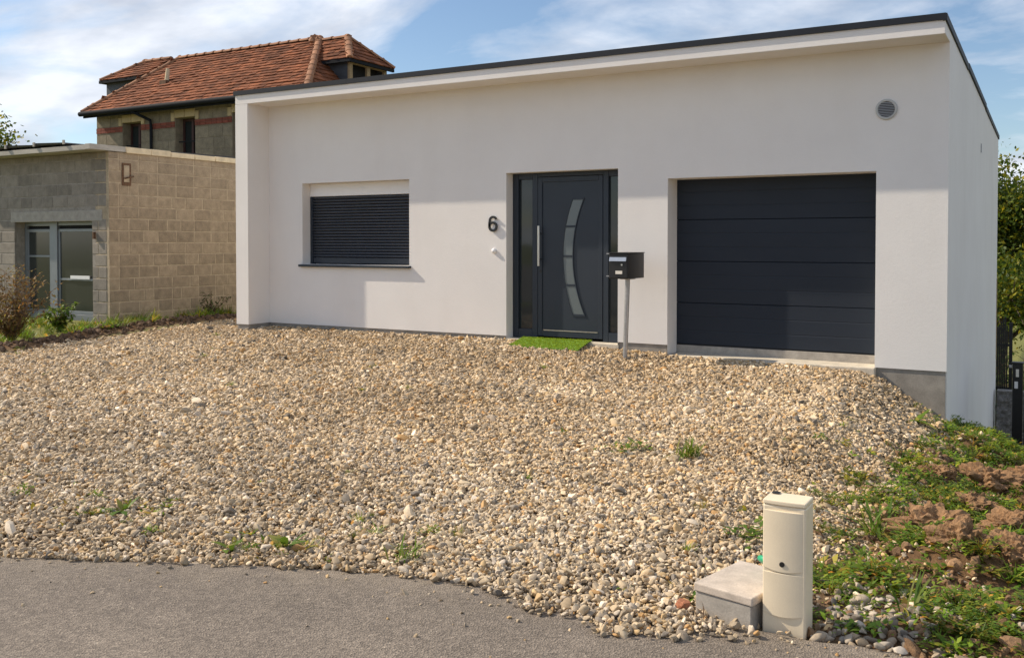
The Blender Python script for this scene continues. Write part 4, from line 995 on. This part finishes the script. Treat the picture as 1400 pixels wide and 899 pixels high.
def plant(name, base, h, spread, nst, leafm, leaf, per, label, cat, twigm='twig', r0=.008, lean=(0, 0), group=None):
    t = thing(name, base, label, cat, group); t['_local'] = 1; st = MB(); lf = MB()
    for k in range(nst):
        az = random.uniform(0, 6.283); out = random.uniform(.15, 1)*spread; hh = h*random.uniform(.5, 1.0); pts = []
        for i in range(7):
            u = i/6; pts.append((math.cos(az)*out*u**1.3+lean[0]*u+random.gauss(0, .02)*u, math.sin(az)*out*u**1.3+lean[1]*u+random.gauss(0, .02)*u, hh*u-.03))
        st.tube(pts, [r0*(1-.8*i/6) for i in range(7)], 5)
        for q in range(per):
            u = random.uniform(.2, 1); i = min(5, int(u*6)); p = Vector(pts[i]).lerp(Vector(pts[i+1]), u*6-i)
            a2 = random.uniform(0, 6.283); tw = random.uniform(.03, .16)*h; e = p+Vector((math.cos(a2)*tw, math.sin(a2)*tw, random.uniform(-.1, .8)*tw))
            st.tube([p, e], [r0*.35, r0*.15], 3, False)
            for w in range(3): leafstrip(lf, p.lerp(e, random.uniform(.3, 1)), random.uniform(0, 6.283), random.uniform(-.5, 1), leaf*random.uniform(.6, 1.3), leaf*.5, .6, 2)
    st.build('stems', twigm, t); lf.build('foliage', leafm, t, smooth=180); del t['_local']; return t
plant('dry_shrub', (-7.55, -2.75, gz(-7.55, -2.75)), 1.15, .8, 36, 'rust_leaf', .05, 26, 'rusty brown half bare shrub at the left frame edge', 'shrub')
plant('wall_bush', (-7.85, 1.25, gz(-7.85, 1.25)), .50, .42, 12, 'dark_leaf', .045, 12, 'dark green bush against the foot of the block side wall', 'bush')
plant('garden_weed', (-8.15, -1.55, gz(-8.15, -1.55)), .50, .30, 16, 'weed_own', .08, 12, 'bright leafy weed before the glazed outbuilding door', 'weed')

def tree(base, h, crown_r, crown_z, label, leafm='tree_leaf', leaf=.17, nleaf=9000, seed=1, group='trees behind the house', squash=.9):
    rs = random.Random(seed); t = thing('tree', base, label, 'tree', group); t['_local'] = 1
    tr = MB(); tips = []
    pts = [(0, 0, -.3)]; x = y = 0
    for i in range(6): x += rs.gauss(0, .1); y += rs.gauss(0, .1); pts.append((x, y, crown_z*1.15*(i+1)/6))
    r0 = .035*h; tr.tube(pts, [r0*(1-.55*i/6) for i in range(7)], 9)
    for k in range(26):
        u = rs.uniform(.45, 1); i = min(5, int(u*6)); p = Vector(pts[i]).lerp(Vector(pts[i+1]), u*6-i)
        a = rs.uniform(0, 6.283); el = rs.uniform(-.15, 1.35); rr = crown_r*rs.uniform(.55, 1.0); c = Vector((0, 0, crown_z))
        e = c+Vector((math.cos(a)*math.cos(el)*rr, math.sin(a)*math.cos(el)*rr, math.sin(el)*(h-crown_z)*rs.uniform(.75, 1)))
        m = p.lerp(e, .5)+Vector((rs.gauss(0, .2), rs.gauss(0, .2), .3)); tr.tube([p, m, e], [r0*.3, r0*.18, r0*.05], 5, False)
        tips += [e, m.lerp(e, .6), m]
        for q in range(4):
            b = m.lerp(e, rs.uniform(.2, 1)); e2 = b+Vector((rs.gauss(0, .6), rs.gauss(0, .6), rs.gauss(.15, .5)))*crown_r*.35; tr.tube([b, e2], [r0*.08, r0*.03], 4, False); tips.append(e2)
    tr.build('trunk', 'bark', t, smooth=60)
    g_ = np.random.default_rng(seed); T = np.array([tuple(v) for v in tips]); wts = g_.random(len(T))**1.5+.1; ci = g_.choice(len(T), nleaf, p=wts/wts.sum())
    P = T[ci]+g_.normal(0, 1, (nleaf, 3))*np.array([1, 1, .75])*crown_r*.155
    d = g_.normal(0, 1, (nleaf, 3)); d /= np.linalg.norm(d, axis=1, keepdims=True); u = np.cross(d, g_.normal(0, 1, (nleaf, 3))); u /= np.linalg.norm(u, axis=1, keepdims=True)
    s = (leaf*g_.uniform(.6, 1.25, nleaf))[:, None]
    V = np.stack([P-d*s*.5, P+u*s*.28, P+d*s*.5, P-u*s*.28], 1).reshape(-1, 3); F = np.arange(nleaf*4).reshape(-1, 4)
    me_ = bpy.data.meshes.new('crown'); me_.from_pydata(V.tolist(), [], F.tolist()); me_.materials.append(MT[leafm]); link('crown', me_, t); del t['_local']
def tz(x, y): return gz(x, y)
tree((4.0, 21.5, tz(4.0, 21.5)), 8.2, 2.9, 4.6, 'nearest yellow green tree showing beside the white side wall', seed=3, nleaf=48000, leaf=.145)
tree((7.6, 25.0, tz(7.6, 25)), 9.6, 3.4, 5.2, 'tall tree at the right frame edge behind the nearest tree', seed=5, nleaf=36000, leaf=.17)
tree((1.2, 27.0, tz(1.2, 27)), 8.6, 3.2, 5.0, 'farther tree mostly hidden behind the white house', seed=8, nleaf=20000, leaf=.18)
tree((-18.6, 2.8, -.05), 4.55, 1.75, 3.2, 'small tree whose twigs show above the outbuilding roof', seed=12, nleaf=6000, leaf=.13, group='trees behind the outbuilding')
plant('hedge_bush', (4.6, 19.2, tz(4.6, 19.2)), 3.4, 2.2, 60, 'dark_leaf', .16, 26, 'dark undergrowth beneath the trees right of the house', 'bush', r0=.02)
plant('wall_shrub', (4.85, 9.3, tz(4.85, 9.3)), 1.5, .4, 14, 'dark_leaf', .12, 12, 'small green shrub above the rough grey wall', 'shrub')

# ------------------------------------------------------------------ garden wall, gate and fence at the right
gw = MB(); N = 22; vv = []
from mathutils import noise as mnoise
X0w, X1w, Yw = 4.57, 6.3, 8.55
NX, NZ = 46, 30
for j in range(NZ+1):
    for i in range(NX+1):
        xx = X0w+(X1w-X0w)*i/NX; z = -3.2+(-1.42+3.2)*j/NZ
        vv.append((xx, Yw-.10-abs(mnoise.fractal(Vector((xx*6, z*6, 3)), .8, 2, 4))*.09, z))
f = [(j*(NX+1)+i, j*(NX+1)+i+1, (j+1)*(NX+1)+i+1, (j+1)*(NX+1)+i) for j in range(NZ) for i in range(NX)]
gw.add(vv, f); tp = [vv[NZ*(NX+1)+i] for i in range(NX+1)]
gw.add(tp+[(x_, Yw+.22, -1.43) for x_, _, _ in tp]+[(x_, Yw+.22, -3.2) for x_, _, _ in tp], [(i, i+1, NX+2+i, NX+1+i) for i in range(NX)]+[(NX+1+i, NX+2+i, 2*NX+3+i, 2*NX+2+i) for i in range(NX)])
o = gw.build('garden_wall', 'rough_wall'); tag(o, 'low rough grey stone wall behind the corner of the house', 'wall')
gp = thing('gate', (5.1, 3, gz(5.1, 3)), 'black metal gate post with white stickers at the right frame edge', 'gate')
B('gate_post', 'black', gp, 5.025, 5.145, 3.0, 3.12, gz(5.1, 3)-.4, -.295, bev=.006)
B('gate_leaf', 'black', gp, 5.16, 6.6, 3.04, 3.09, gz(5.9, 3)-.2, -.37, bev=.006)
B('post_cap', 'black', gp, 5.015, 5.155, 2.99, 3.13, -.294, -.28, bev=.003)
B('sticker', 'sticker', gp, 5.05, 5.09, 2.996, 2.9995, -.62, -.53); B('sticker', 'label_plate', gp, 5.065, 5.10, 2.996, 2.9995, -.47, -.37)
B('hinge', 'galv', gp, 4.985, 5.024, 3.03, 3.09, -.36, -.33)
fp = thing('garden_fence', (4.6, 9.9, gz(4.6, 9.9)), 'dark slatted fence panel standing behind the rough grey wall', 'fence')
zf = gz(4.6, 9.9)
for k in range(7): B('fence_slat', 'black', fp, 4.46+.032*k, 4.485+.032*k, 9.9, 9.93, zf, -.42+.05*k-(.22 if k == 6 else 0))
for z in (-.75, -1.6): B('fence_rail', 'black', fp, 4.44, 4.72, 9.931, 9.97, z, z+.05)
B('fence_post', 'black', fp, 4.70, 4.76, 9.90, 9.96, zf-.2, -.28)

# pile of the turf mat
tm = bpy.data.objects['door_mat']; mt_pts = np.array([tuple(v.co) for v in tm.data.vertices])[225:]
n = 2600; ii = rng.integers(0, 14, n); jj = rng.integers(0, 14, n); uu = rng.random(n)[:, None]; vv_ = rng.random(n)[:, None]; g3 = mt_pts.reshape(15, 15, 3)
pp_ = (g3[jj, ii]*(1-uu)+g3[jj, ii+1]*uu)*(1-vv_)+(g3[jj+1, ii]*(1-uu)+g3[jj+1, ii+1]*uu)*vv_
o = scatter('turf_pile', pp_, np.stack([rng.normal(0, .3, n), rng.normal(0, .3, n), rng.random(n)*6.28], 1), np.stack([rng.uniform(.10, .17, n)]*3, 1), np.full(n, 5), np.array([2.7, 2.5, .8])*rng.uniform(.6, 1.2, (n, 1)), wcoll); o.parent = tm; o['kind'] = 'stuff'
